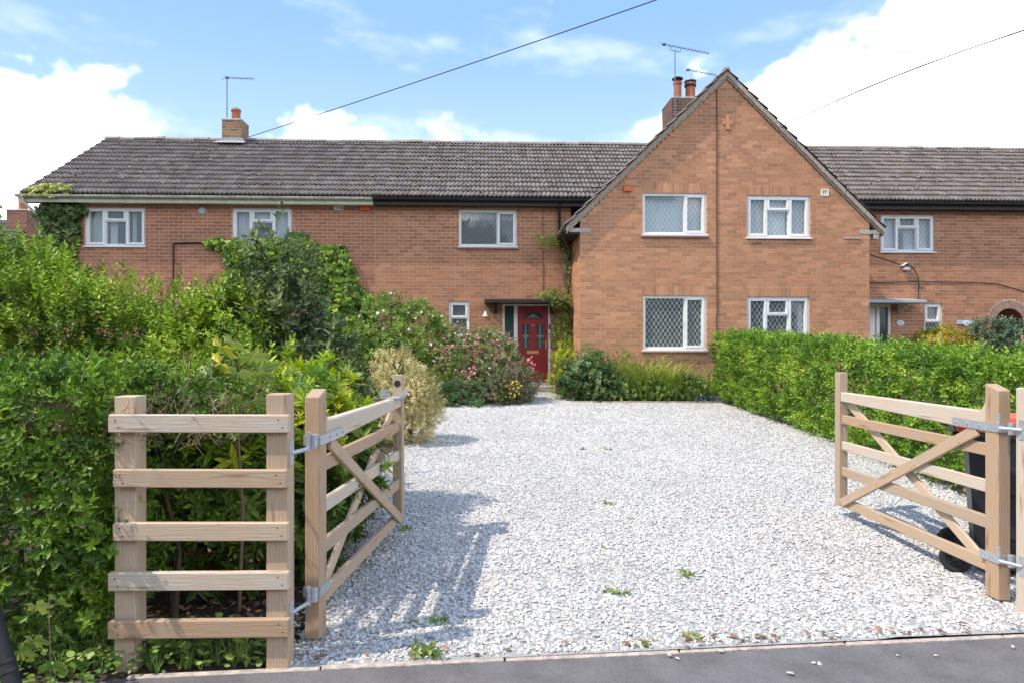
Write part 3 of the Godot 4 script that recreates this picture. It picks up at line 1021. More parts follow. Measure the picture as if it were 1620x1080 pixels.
func tv_aerial(at: Vector3, mast: float, boom: float, turn: float, tilt: float, bracket: bool, m: Material, label: String) -> void:
	var a := thing("tv_aerial", at, label, "aerial", "television aerials on the chimneys", turn)
	var p := MB.new()
	p.tube([Vector3.ZERO, Vector3(0, mast, 0)], 0.017, 0.017, 8)
	part(a, "mast", p.mesh(), m)
	var y := mast + (0.11 if bracket else -0.04)
	var x0 := -0.42 if bracket else -0.06
	var b := node(a, "antenna", Vector3(0, y, 0))
	b.rotation.z = tilt
	var q := MB.new()
	q.tube([Vector3(x0, 0, 0), Vector3(x0 + boom, 0, 0)], 0.011, 0.011, 6)
	part(b, "boom", q.mesh(), M.aerial)
	var k := 0
	var x := x0 + 0.12
	while x < x0 + boom:
		var e := MB.new()
		e.tube([Vector3(x, 0.0, -0.12), Vector3(x, 0.0, 0.12)], 0.006, 0.006, 5)
		e.tube([Vector3(x, 0.0, 0.0), Vector3(x + 0.02, 0.05, 0.0)], 0.006, 0.006, 5)
		part(b, "element", e.mesh(), M.aerial)
		x += 0.105
	var rf := MB.new()
	rf.box(Vector3(x0 + 0.02, -0.02, -0.05), Vector3(x0 + 0.10, 0.03, 0.05))
	rf.tube([Vector3(x0 - 0.06, 0.1, -0.1), Vector3(x0 + 0.02, 0.0, 0)], 0.008, 0.008, 5)
	rf.tube([Vector3(x0 - 0.06, -0.1, 0.1), Vector3(x0 + 0.02, 0.0, 0)], 0.008, 0.008, 5)
	part(b, "reflector", rf.mesh(), M.aerial)
	if bracket:
		var br := MB.new()
		br.tube([Vector3(-0.14, 0.0, 0), Vector3(-0.14, -0.13, 0), Vector3(0.2, -0.13, 0), Vector3(0.2, 0.0, 0)], 0.01, 0.01, 6)
		part(b, "cradle", br.mesh(), M.aerial)

func text_mesh(s: String, size: float, depth := 0.004) -> TextMesh:
	var t := TextMesh.new()
	var f := SystemFont.new()
	f.font_names = PackedStringArray(["Droid Serif"])
	t.font = f
	t.text = s
	t.font_size = 32
	t.pixel_size = size / 32.0
	t.depth = depth
	return t

# ---------------------------------------------------------------- the terrace
func house_root(x: float, label: String) -> Node3D:
	# every house stands in the same frame; its parts hang under a node at the house's own corner
	var t := Basis(Vector3.UP, atan(HOUSE_TURN))
	var h := thing("terraced_house", Vector3(0, BASE, -HOUSE_D) + t * Vector3(x, 0, 0), label, "house", "joined houses of the brick terrace", atan(HOUSE_TURN))
	return h

func hx(p: Vector3) -> Vector3:
	# terrace frame -> world
	return Vector3(0, BASE, -HOUSE_D) + Basis(Vector3.UP, atan(HOUSE_TURN)) * p

func shift(house: Node3D, x: float) -> void:
	for c in house.get_children():
		c.position.x -= x

func gable_lim(y: float) -> Vector2:
	var half := (7.62 - y) * 1.03
	return Vector2(RIDGE_X - half, RIDGE_X + half)

func under_gable(p: Vector3) -> bool:
	return p.z < GZ and (7.80 - absf(p.x + 0.1 - RIDGE_X) / 1.03) > p.y + 0.22

func build_terrace() -> void:
	var flat := Transform3D.IDENTITY
	var gab := Transform3D(Basis.IDENTITY, Vector3(0, 0, GZ))
	# ---- first house: end of the terrace, white gutter
	var a := house_root(-12.07, "end terrace house with white gutter and plain white windows, ivy on its wall")
	var wall := node(a, "wall")
	var holesA := [Rect2(-11.01, 3.75, 1.53, 1.0), Rect2(-7.27, 3.76, 1.53, 1.0), Rect2(-4.05, -0.1, 0.62, 2.3)]
	brick_wall(wall, flat, Rect2(-12.07, -0.1, 8.49, 4.96), holesA, [], null, RED_BRICK, func(p): return p.x > -9.4 and p.x < -3.6 and p.y > 3.4, 300)
	brick_wall(wall, Transform3D(Basis(Vector3.BACK, Vector3.UP, Vector3.LEFT), Vector3(-12.07, 0, -7.2)), Rect2(0, -0.1, 7.2, 7.5), [], [], func(y): return Vector2(maxf(0.0, (y - 4.9) * 1.42), minf(7.2, 7.2 - (y - 4.9) * 1.42)), RED_BRICK, func(_p): return false, 0)
	window(a, Vector3(-11.01, 3.75, 0), 1.53, 1.0, "three", "", [["curtain", 0.02, 0.30, 0.0, 1.0], ["net", 0.36, 0.48, 0.0, 0.66], ["curtain", 0.70, 0.78, 0.0, 1.0]])
	window(a, Vector3(-7.27, 3.76, 0), 1.53, 1.0, "three", "", [["net", 0.02, 0.33, 0.0, 1.0], ["net", 0.68, 0.98, 0.0, 1.0], ["blind", 0.33, 0.67, 0.66, 1.0]])
	interior(a, -12.07, -3.58, 0.0)
	main_roof(a, -12.40, -3.58, 300, null)
	gutter(a, -12.50, -3.6, M.upvc_gutter, M.fascia_cream)
	pipe_run(a, "downpipe", [Vector3(-12.35, 4.93, 0.33), Vector3(-12.35, 4.82, 0.32), Vector3(-12.12, 4.52, 0.1), Vector3(-12.06, 4.42, 0.06), Vector3(-12.06, 0.05, 0.06)], 0.036, M.upvc_gutter)
	# passage opening beside the ivy: a dark door set deep
	var dm := MB.new()
	dm.box(Vector3(-4.05, 0.0, -0.9), Vector3(-3.43, 2.2, -0.85))
	part(a, "side_door", dm.mesh(), M.black_paint)
	var vg := MB.new()
	ring(vg, -4.65, -4.41, 4.72, 4.83, 0.02, -0.01, 0.02)
	for k in 3: bar(vg, -4.63 + 0.055 * k, -4.60 + 0.055 * k, 4.735, 4.815, -0.005, 0.012)
	part(a, "air_vent", vg.mesh(), M.upvc)
	var al := MB.new()
	al.bevel_box(Vector3(-3.97, 4.71, 0.0), Vector3(-3.71, 4.84, 0.06), 0.012)
	part(a, "alarm_box", al.mesh(), M.orange)
	var rv := MB.new()
	rv.lathe([Vector2(0, -0.02), Vector2(0.095, -0.02), Vector2(0.095, 0.02), Vector2(0.07, 0.035), Vector2(0, 0.035)], Vector3.ZERO, 16)
	var rvo := part(a, "round_vent", rv.mesh(), M.slate_blue, Vector3(-8.03, 4.68, 0.0))
	rvo.rotation.x = PI / 2
	pipe_run(a, "waste_pipe", [Vector3(-7.98, 3.84, 0.05), Vector3(-8.1, 3.85, 0.04), Vector3(-8.73, 3.83, 0.04), Vector3(-8.75, 3.78, 0.04), Vector3(-8.75, 0.0, 0.04)], 0.022, M.black_gutter)
	var ca := chimney(a, -8.74, -8.15, -3.85, -3.2, 7.0, 8.08, [Color(0.30, 0.19, 0.11), Color(0.27, 0.15, 0.095), Color(0.33, 0.22, 0.11), Color(0.25, 0.15, 0.10)])
	var pot := MB.new()
	pot.lathe([Vector2(0.15, 0), Vector2(0.135, 0.05), Vector2(0.13, 0.30), Vector2(0.15, 0.31), Vector2(0.15, 0.36), Vector2(0.11, 0.36), Vector2(0.11, 0.1)], Vector3(-8.42, 8.12, -3.5), 18)
	part(ca, "chimney_pot", pot.mesh(), M.pot)
	var cowl := MB.new()
	cowl.lathe([Vector2(0.14, 0.36), Vector2(0.12, 0.40), Vector2(0.07, 0.44), Vector2(0, 0.455)], Vector3(-8.42, 8.12, -3.5), 16)
	part(ca, "cowl", cowl.mesh(), M.lead)
	var fl := MB.new()
	fl.box(Vector3(-8.80, 7.36, -3.2), Vector3(-8.09, 7.52, -3.18))
	fl.quad(Vector3(-8.95, 7.335, -3.0), Vector3(-7.98, 7.335, -3.0), Vector3(-8.03, 7.44, -3.19), Vector3(-8.85, 7.44, -3.19))
	part(ca, "flashing", fl.mesh(), M.lead)
	var vm := MB.new()
	var sd := Vector3(0, RIDGE.y - EAVE.y, RIDGE.x - EAVE.x)
	vm.tube([Vector3(-12.38, EAVE.y - 0.03, EAVE.x), Vector3(-12.38, RIDGE.y - 0.02, RIDGE.x)], 0.045, 0.045, 6)
	part(a, "verge", vm.mesh(), M.verge)
	shift(a, -12.07)
	# ---- second house: black gutter, red door, near half of the gable
	var b := house_root(-3.58, "terrace house with red front door, black gutter and leaded windows, sharing the gable")
	wall = node(b, "wall")
	var holesB := [Rect2(-1.40, 3.80, 1.53, 0.96), Rect2(-1.66, 1.45, 0.53, 0.90), Rect2(-0.25, -0.1, 1.27, 2.40)]
	brick_wall(wall, flat, Rect2(-3.58, -0.1, 5.14, 4.96), holesB, [], null, BROWN_BRICK, func(p): return p.y > 2.5, 130)
	var holesG := [Rect2(3.07, 3.86, 1.55, 1.0), Rect2(3.08, 1.10, 1.54, 1.29)]
	var solG := soldiers(3.05, 4.64, 4.86) + soldiers(3.05, 4.64, 2.39)
	brick_wall(wall, gab, Rect2(1.56, -0.1, 3.32, 7.75), holesG, [Rect2(3.05, 4.86, 1.59, 0.235), Rect2(3.05, 2.39, 1.59, 0.235)], gable_lim, SAND_BRICK, func(p): return p.y > 2.6 and p.y < 5.6, 170, solG)
	brick_wall(wall, Transform3D(Basis(Vector3.BACK, Vector3.UP, Vector3.LEFT), Vector3(1.56, 0, 0)), Rect2(0, -0.1, GZ, 4.42), [], [], null, SAND_BRICK, func(_p): return false, 0)
	window(b, Vector3(-1.40, 3.80, 0), 1.53, 0.96, "two", "grey", [["valance", 0.02, 0.98, 0.74, 1.0]], true)
	window(b, Vector3(-1.66, 1.45, 0), 0.53, 0.90, "small", "grey", [])
	window(b, Vector3(3.07, 3.86, GZ), 1.55, 1.0, "two", "dark", [["blind", 0.02, 0.98, 0.0, 0.86], ["valance", 0.02, 0.98, 0.76, 1.0]], true)
	window(b, Vector3(3.08, 1.10, GZ), 1.54, 1.29, "two", "white", [["curtain", 0.02, 0.08, 0.0, 1.0]], true)
	interior(b, -3.58, 4.86, GZ)
	var ib := MB.new()
	ib.box(Vector3(1.62, 2.66, -0.14), Vector3(4.86, 2.9, GZ - 0.14))
	ib.box(Vector3(4.82, 0.0, -0.14), Vector3(4.87, 7.2, GZ - 0.14))
	ib.box(Vector3(2.6, 5.0, -0.14), Vector3(4.86, 5.05, GZ - 0.02))
	ib.box(Vector3(1.62, 0.0, -0.14), Vector3(4.86, 0.12, GZ - 0.14))
	part(b, "bay_interior", ib.mesh(), M.plaster)
	var rb := main_roof(b, -3.58, 4.90, 300, under_gable)
	gutter(b, -3.6, 2.22, M.black_gutter, M.black_paint)
	gable_half(b, rb, -1.0)
	pipe_run(b, "downpipe", [Vector3(1.24, 4.93, 0.33), Vector3(1.24, 4.75, 0.12), Vector3(1.24, 4.1, 0.08), Vector3(1.30, 3.75, 0.1), Vector3(1.47, 3.55, 0.12), Vector3(1.47, 0.0, 0.12)], 0.036, M.black_gutter)
	var hop := MB.new()
	hop.tube([Vector3(1.20, 3.98, GZ - 1.4), Vector3(1.20, 3.98, GZ + 0.04)], 0.062, 0.062, 12)
	part(b, "bay_gutter", hop.mesh(), M.black_gutter)
	pipe_run(b, "bay_downpipe", [Vector3(1.20, 3.95, GZ - 0.2), Vector3(1.22, 3.80, GZ - 0.4), Vector3(1.44, 3.55, GZ - 0.9), Vector3(1.47, 3.45, 0.3)], 0.036, M.black_gutter)
	var ob := MB.new()
	ob.bevel_box(Vector3(2.60, 4.88, GZ), Vector3(2.80, 5.01, GZ + 0.06), 0.012)
	part(b, "alarm_box", ob.mesh(), M.orange)
	pipe_run(b, "wall_cable", [Vector3(0.82, 4.82, 0.012), Vector3(0.82, 2.45, 0.012)], 0.009, M.cable_brown)
	pipe_run(b, "wall_cable", [Vector3(4.87, 7.36, GZ + 0.012), Vector3(4.87, 4.6, GZ + 0.012), Vector3(4.88, 2.0, GZ + 0.014), Vector3(4.86, 1.8, GZ + 0.012), Vector3(4.89, 1.3, GZ + 0.012)], 0.013, M.cable_brown)
	red_door(b)
	canopy(b, -0.72, 1.42, 2.33, M.black_paint, M.black_paint)
	var st := MB.new()
	st.bevel_box(Vector3(-0.05, -0.1, 0.0), Vector3(1.12, 0.16, 0.38), 0.015)
	part(b, "door_step", st.mesh(), M.concrete)
	var lan := node(b, "wall_lantern", Vector3(-0.70, 2.0, 0.0))
	var l1 := MB.new()
	l1.lathe([Vector2(0.075, -0.05), Vector2(0.07, -0.03), Vector2(0.025, 0.06), Vector2(0.02, 0.09), Vector2(0, 0.1)], Vector3(0, 0, 0.13), 12)
	part(lan, "shade", l1.mesh(), M.upvc)
	var l2 := MB.new()
	l2.tube([Vector3(0, -0.06, 0.0), Vector3(0, 0.08, 0.05), Vector3(0, 0.12, 0.13)], 0.012, 0.012, 6)
	part(lan, "bracket", l2.mesh(), M.black_metal)
	shift(b, -3.58)
	# ---- third house: far half of the gable, grey canopy, arch at its end
	var c := house_root(4.88, "terrace house with grey door canopy and arched passage, sharing the gable")
	wall = node(c, "wall")
	var arch := []
	for k in 10:                                     # stepped to the curve, trimmed by the arch ring
		var y0 := 1.80 + 0.04 * k
		var half := sqrt(maxf(0.0, 0.40 * 0.40 - pow(0.04 * k, 2)))
		arch.append(Rect2(13.55 - half, y0, half * 2.0, 0.0401))
	arch.append(Rect2(13.15, -0.1, 0.80, 1.9001))
	var holesC := [Rect2(9.96, 3.72, 1.50, 1.0), Rect2(11.17, 1.30, 0.50, 1.03), Rect2(9.00, -0.1, 1.26, 2.40)]
	var ring_void := []
	for k in 13:
		var y0 := 1.80 + 0.05 * k
		var half := sqrt(maxf(0.0, 0.63 * 0.63 - pow(0.05 * k, 2)))
		ring_void.append(Rect2(13.55 - half, y0, half * 2.0, 0.0501))
	brick_wall(wall, flat, Rect2(8.64, -0.1, 8.4, 4.96), holesC + arch, ring_void, null, BROWN_BRICK, func(p): return p.y > 3.0 and p.x < 13.5, 140, [], func(x, y): return 1.0 - 0.55 * exp(-pow((x - 9.1) / 0.55, 2.0) - pow((y - 2.55) / 0.16, 2.0)) - 0.3 * exp(-pow((x - 9.6) / 1.1, 2.0) - pow((y - 2.88) / 0.12, 2.0)) - 0.25 * exp(-pow((x - 10.5) / 0.35, 2.0) - pow((y - 2.05) / 0.15, 2.0)))
	arch_ring(c)
	var holesR := [Rect2(5.61, 3.80, 1.56, 1.02), Rect2(5.61, 1.10, 1.54, 1.27)]
	var solR := soldiers(5.59, 7.19, 4.82) + soldiers(5.59, 7.17, 2.37)
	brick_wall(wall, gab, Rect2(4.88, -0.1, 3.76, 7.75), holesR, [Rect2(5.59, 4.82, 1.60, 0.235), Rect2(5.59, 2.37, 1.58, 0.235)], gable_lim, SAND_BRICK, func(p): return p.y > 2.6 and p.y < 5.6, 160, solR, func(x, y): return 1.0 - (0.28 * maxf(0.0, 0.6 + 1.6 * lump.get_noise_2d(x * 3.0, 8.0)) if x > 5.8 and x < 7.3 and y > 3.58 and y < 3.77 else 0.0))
	brick_wall(wall, Transform3D(Basis(Vector3.FORWARD, Vector3.UP, Vector3.RIGHT), Vector3(8.64, 0, GZ)), Rect2(0, -0.1, GZ, 4.42), [], [], null, SAND_BRICK, func(_p): return false, 0)
	window(c, Vector3(5.61, 3.80, GZ), 1.56, 1.02, "three", "white", [["net", 0.02, 0.30, 0.0, 1.0], ["net", 0.70, 0.98, 0.0, 1.0], ["blind", 0.34, 0.66, 0.0, 1.0]])
	window(c, Vector3(5.61, 1.10, GZ), 1.54, 1.27, "three", "white", [["net", 0.88, 0.98, 0.0, 1.0]])
	window(c, Vector3(9.96, 3.72, 0), 1.50, 1.0, "three", "white", [["net", 0.70, 0.98, 0.0, 1.0], ["blind", 0.02, 0.34, 0.0, 1.0], ["net", 0.5, 0.67, 0.0, 0.66]])
	window(c, Vector3(11.17, 1.30, 0), 0.50, 1.03, "small", "white", [])
	interior(c, 4.9, 13.0, GZ)
	var ic := MB.new()
	ic.box(Vector3(4.9, 2.66, -0.14), Vector3(8.58, 2.9, GZ - 0.14))
	ic.box(Vector3(4.9, 5.0, -0.14), Vector3(7.6, 5.05, GZ - 0.02))
	ic.box(Vector3(4.9, 0.0, -0.14), Vector3(8.58, 0.12, GZ - 0.14))
	ic.box(Vector3(13.0, 0.0, -5.0), Vector3(13.15, 2.4, -0.14))
	ic.box(Vector3(13.95, 0.0, -5.0), Vector3(14.1, 2.4, -0.14))
	ic.box(Vector3(13.0, 2.3, -5.0), Vector3(14.1, 2.45, -0.14))
	ic.box(Vector3(13.0, 0.0, -5.2), Vector3(14.1, 2.4, -5.0))
	part(c, "passage_walls", ic.mesh(), M.reveal)
	var rc := main_roof(c, 4.90, 17.2, 300, under_gable)
	gutter(c, 7.98, 17.2, M.black_gutter, M.black_paint)
	gable_half(c, rc, 1.0)
	var gv := MB.new()
	ring(gv, 7.43, 7.62, 4.82, 4.98, 0.025, GZ - 0.005, GZ + 0.02)
	for k in 3: bar(gv, 7.465 + 0.05 * k, 7.485 + 0.05 * k, 4.84, 4.96, GZ, GZ + 0.012)
	part(c, "air_vent", gv.mesh(), M.upvc)
	var cr := MB.new()
	cr.bevel_box(Vector3(5.085, 6.40, GZ), Vector3(5.185, 6.75, GZ + 0.03), 0.004, SAND_BRICK[4])
	cr.bevel_box(Vector3(5.01, 6.51, GZ), Vector3(5.084, 6.64, GZ + 0.028), 0.004, SAND_BRICK[2])
	cr.bevel_box(Vector3(5.186, 6.51, GZ), Vector3(5.26, 6.64, GZ + 0.028), 0.004, SAND_BRICK[2])
	part(c, "brick_cross", cr.mesh(), M.brick)
	white_door(c)
	canopy(c, 8.66, 10.84, 2.36, M.slate_blue, M.white_paint)
	wall_light(c)
	pipe_run(c, "wall_cable", [Vector3(8.7, 3.75, 0.012), Vector3(9.6, 3.66, 0.012), Vector3(10.5, 3.38, 0.012)], 0.009, M.cable_brown)
	pipe_run(c, "wall_cable", [Vector3(10.62, 3.42, 0.012), Vector3(10.85, 3.30, 0.012), Vector3(10.98, 3.10, 0.012), Vector3(11.02, 2.8, 0.012), Vector3(10.98, 2.3, 0.012)], 0.010, M.cable_brown)
	pipe_run(c, "wall_cable", [Vector3(8.7, 2.86, 0.012), Vector3(11.0, 2.92, 0.012), Vector3(12.6, 2.90, 0.012), Vector3(13.2, 2.87, 0.012), Vector3(14.0, 2.65, 0.012), Vector3(16.0, 2.3, 0.012)], 0.011, M.cable_brown)
	# shared chimney behind the gable
	var cc := chimney(c, 5.08, 6.0, -4.1, -2.95, 6.9, 8.86, [Color(0.16, 0.085, 0.06), Color(0.12, 0.07, 0.055), Color(0.20, 0.10, 0.07), Color(0.14, 0.085, 0.07)])
	for q in [[5.32, -3.15, 0.13], [5.74, -3.2, 0.16]]:
		var cp := MB.new()
		var r: float = q[2]
		cp.lathe([Vector2(r * 1.05, 0), Vector2(r * 0.95, 0.1), Vector2(r * 0.92, 0.42), Vector2(r * 1.08, 0.46), Vector2(r * 1.1, 0.52), Vector2(r * 0.8, 0.52), Vector2(r * 0.8, 0.3)], Vector3(q[0], 8.90, q[1]), 18)
		part(cc, "chimney_pot", cp.mesh(), M.pot)
		var cw := MB.new()
		if r < 0.15:
			cw.lathe([Vector2(0.0, 0.62), Vector2(0.17, 0.61), Vector2(0.175, 0.64), Vector2(0.05, 0.70), Vector2(0.0, 0.70)], Vector3(q[0], 8.90, q[1]), 18)
			for s in 3:
				var an := TAU * s / 3.0
				cw.tube([Vector3(q[0] + 0.1 * cos(an), 9.4, q[1] + 0.1 * sin(an)), Vector3(q[0] + 0.1 * cos(an), 9.53, q[1] + 0.1 * sin(an))], 0.008, 0.008, 5)
		else:
			cw.lathe([Vector2(0.17, 0.40), Vector2(0.185, 0.42), Vector2(0.185, 0.46), Vector2(0.17, 0.47)], Vector3(q[0], 8.90, q[1]), 18)
			cw.lathe([Vector2(0.12, 0.50), Vector2(0.19, 0.55), Vector2(0.19, 0.58), Vector2(0.0, 0.60)], Vector3(q[0], 8.90, q[1]), 18)
		part(cc, "cowl", cw.mesh(), M.black_metal)
	shift(c, 4.88)
	# aerials
	tv_aerial(hx(Vector3(-8.63, 7.95, -3.32)), 1.50, 0.86, atan(HOUSE_TURN), -0.03, false, M.aerial, "short blue-grey aerial on a thin mast above the single clay pot")
	tv_aerial(hx(Vector3(5.17, 8.3, -2.9)), 2.02, 1.55, atan(HOUSE_TURN) + 0.1, -0.13, true, M.aerial, "long blue aerial cradled on a tall mast beside the two chimney pots")
	tv_aerial(hx(Vector3(5.88, 8.8, -3.9)), 1.36, 1.05, atan(HOUSE_TURN) + 0.1, -0.12, false, M.alu, "aerial on a shiny mast behind the capped chimney pot")
	# house number plates and the fixed signs
	var plate := thing("house_number_plate", hx(Vector3(10.50, 1.80, 0.0)), "small oval blue and white house number plate on the brick beside the white door", "number plate", "", atan(HOUSE_TURN))
	var pm := MB.new()
	pm.lathe([Vector2(0, 0), Vector2(0.075, 0), Vector2(0.075, 0.012), Vector2(0.065, 0.018), Vector2(0, 0.018)], Vector3.ZERO, 24)
	var po := part(plate, "plate", pm.mesh(), M.blue_plate)
	po.rotation.x = PI / 2
	po.scale = Vector3(1.55, 1, 1)
	var pm2 := MB.new()
	pm2.lathe([Vector2(0, 0.018), Vector2(0.066, 0.018), Vector2(0.066, 0.0205), Vector2(0, 0.0205)], Vector3.ZERO, 24)
	var po2 := part(plate, "enamel", pm2.mesh(), M.plate_white)
	po2.rotation.x = PI / 2
	po2.scale = Vector3(1.55, 1, 1)
	part(plate, "numerals", text_mesh("15", 0.085), M.blue_plate, Vector3(0, 0, 0.0222))
	var hs := thing("wall_sign", hx(Vector3(12.31, 1.81, 0.0)), "grey wall board with a small pale blue oval number sign near the arch", "sign", "", atan(HOUSE_TURN))
	var hb := MB.new()
	hb.bevel_box(Vector3(-0.24, -0.05, 0.0), Vector3(0.24, 0.06, 0.03), 0.006)
	part(hs, "board", hb.mesh(), M.slate_blue)
	var ho := MB.new()
	ho.lathe([Vector2(0, 0), Vector2(0.07, 0), Vector2(0.07, 0.012), Vector2(0, 0.014)], Vector3.ZERO, 20)
	var hoo := part(hs, "plaque", ho.mesh(), M.plate_white, Vector3(0, -0.015, 0.032))
	hoo.rotation.x = PI / 2
	hoo.scale = Vector3(1.2, 1, 1)
	part(hs, "numerals", text_mesh("14", 0.08), M.blue_plate, Vector3(0, -0.015, 0.049))
	neighbour()

func gable_half(house: Node3D, roof: Node3D, sgn: float) -> void:
	var k := 1.03
	var low := Vector3(RIDGE_X + sgn * 3.88, 7.80 - 3.88 / k, 0)
	var sd := Vector3(-sgn * 3.88, 3.88 / k, 0)
	var zf := GZ + 0.10
	if sgn < 0:
		tile_slope(roof, Vector3(low.x, low.y, -3.6), Vector3.BACK, sd.normalized(), zf + 3.6, sd.length(), 16, tile_tones(), 0, null)
	else:
		tile_slope(roof, Vector3(low.x, low.y, zf), Vector3.FORWARD, sd.normalized(), zf + 3.6, sd.length(), 16, tile_tones(), 0, null)
	# mortared verge with its undercloak, in uneven lengths
	var n := 12
	for q in n:
		var a := low + sd * (float(q) / n)
		var b := low + sd * (float(q + 1) / n)
		var dn := Vector3(0, -1, 0)
		var th := 0.125 + rng.randf_range(-0.008, 0.008)
		var mb := MB.new()
		var z1 := GZ + 0.075 + rng.randf_range(-0.006, 0.006)
		for e in [[0.0, th, z1], [th, th + 0.055, z1 - 0.035]]:
			var p := [a + dn * e[1], b + dn * e[1], b + dn * e[0], a + dn * e[0]]
			var f := []
			var g := []
			for w in p:
				f.append(Vector3(w.x, w.y, e[2]))
				g.append(Vector3(w.x, w.y, GZ - 0.10))
			if sgn > 0:
				f = [f[1], f[0], f[3], f[2]]
				g = [g[1], g[0], g[3], g[2]]
			mb.quad(f[0], f[1], f[2], f[3])
			mb.quad(g[0], g[1], f[1], f[0])
			mb.quad(f[3], f[2], g[2], g[3])
		part(roof, "verge_mortar", mb.mesh(), M.verge)
	# roof slab below the tiles and a concrete kneeler at the foot
	var sl := MB.new()
	var o := Vector3(0, -0.03, 0)
	var e0 := low + o
	var e1 := low + sd + o
	sl.quad(Vector3(e0.x, e0.y, GZ), Vector3(e1.x, e1.y, GZ), Vector3(e1.x, e1.y, -3.6), Vector3(e0.x, e0.y, -3.6)) if sgn < 0 else sl.quad(Vector3(e1.x, e1.y, GZ), Vector3(e0.x, e0.y, GZ), Vector3(e0.x, e0.y, -3.6), Vector3(e1.x, e1.y, -3.6))
	part(roof, "underlay", sl.mesh(), M.roof_felt)
	var kn := MB.new()
	var kx := RIDGE_X + sgn * 3.56
	kn.bevel_box(Vector3(minf(kx - sgn * 0.27, kx + sgn * 0.24), 3.90, GZ - 0.3), Vector3(maxf(kx - sgn * 0.27, kx + sgn * 0.24), 4.0, GZ + 0.012), 0.006)
	part(house, "kneeler", kn.mesh(), M.concrete)
	if sgn > 0:
		var k2 := MB.new()
		k2.bevel_box(Vector3(8.0, 3.78, GZ - 0.1), Vector3(8.42, 3.82, GZ + 0.03), 0.004)
		k2.bevel_box(Vector3(8.74, 3.78, GZ - 0.1), Vector3(8.86, 3.89, GZ + 0.03), 0.004)
		part(house, "tile_corbel", k2.mesh(), M.concrete)
	# half of the gable's own ridge
	var x := -3.6
	while x < zf - 0.1 and sgn < 0:
		var cap := MB.new()
		cap.tube([Vector3(RIDGE_X, 7.79, x), Vector3(RIDGE_X, 7.79, minf(x + 0.44, zf))], 0.10, 0.10, 12)
		part(roof, "ridge_tile", cap.mesh(), M.ridge)
		x += 0.45
	if sgn < 0:
		var bf := MB.new()
		bf.box(Vector3(1.22, 3.86, -0.0), Vector3(1.24, 4.02, GZ))
		bf.box(Vector3(1.24, 3.86, 0.0), Vector3(1.555, 3.88, GZ - 0.02))
		part(house, "bay_fascia", bf.mesh(), M.black_paint)

func arch_ring(house: Node3D) -> void:
	var a := node(house, "passage_arch")
	var n := 17
	for row in 2:
		var r0 := 0.40 + row * 0.115
		for k in n:
			var t0 := PI * (k + 0.06) / n
			var t1 := PI * (k + 0.94) / n
			var mb := MB.new()
			var c: Color = Color(0.40, 0.25, 0.19) * rng.randf_range(0.85, 1.15)
			var p := []
			for q in [[t0, r0], [t0, r0 + 0.106], [t1, r0 + 0.106], [t1, r0]]:
				p.append(Vector3(13.55 + cos(q[0]) * q[1], 1.80 + sin(q[0]) * q[1], 0))
			var f := Vector3(0, 0, 0.002)
			var g := Vector3(0, 0, -0.13)
			mb.quad(p[0] + f, p[1] + f, p[2] + f, p[3] + f, c)
			mb.quad(p[3] + f, p[3] + g, p[0] + g, p[0] + f, c)
			part(a, "brick", mb.mesh(), M.brick)

func canopy(house: Node3D, x0: float, x1: float, y: float, m: Material, brackets: Material) -> void:
	var cn := node(house, "door_canopy")
	var mb := MB.new()
	mb.bevel_box(Vector3(x0, y - 0.055, 0.0), Vector3(x1, y + 0.02, 0.62), 0.012)
	mb.quad(Vector3(x0, y + 0.021, 0.62), Vector3(x1, y + 0.021, 0.62), Vector3(x1, y + 0.09, 0.0), Vector3(x0, y + 0.09, 0.0))
	part(cn, "slab", mb.mesh(), m)
	for x in [x0 + 0.24, x1 - 0.42]:
		var b := MB.new()
		var q := [Vector3(0, y - 0.056, 0.0), Vector3(0, y - 0.056, 0.46), Vector3(0, y - 0.11, 0.46), Vector3(0, y - 0.30, 0.0)]
		var o := Vector3(x, 0, 0)
		var w := Vector3(0.09, 0, 0)
		b.quad(q[0] + o, q[3] + o, q[2] + o, q[1] + o)
		b.quad(q[1] + o + w, q[2] + o + w, q[3] + o + w, q[0] + o + w)
		b.quad(q[2] + o, q[2] + o + w, q[1] + o + w, q[1] + o)
		b.quad(q[3] + o, q[3] + o + w, q[2] + o + w, q[2] + o)
		part(cn, "bracket", b.mesh(), brackets)

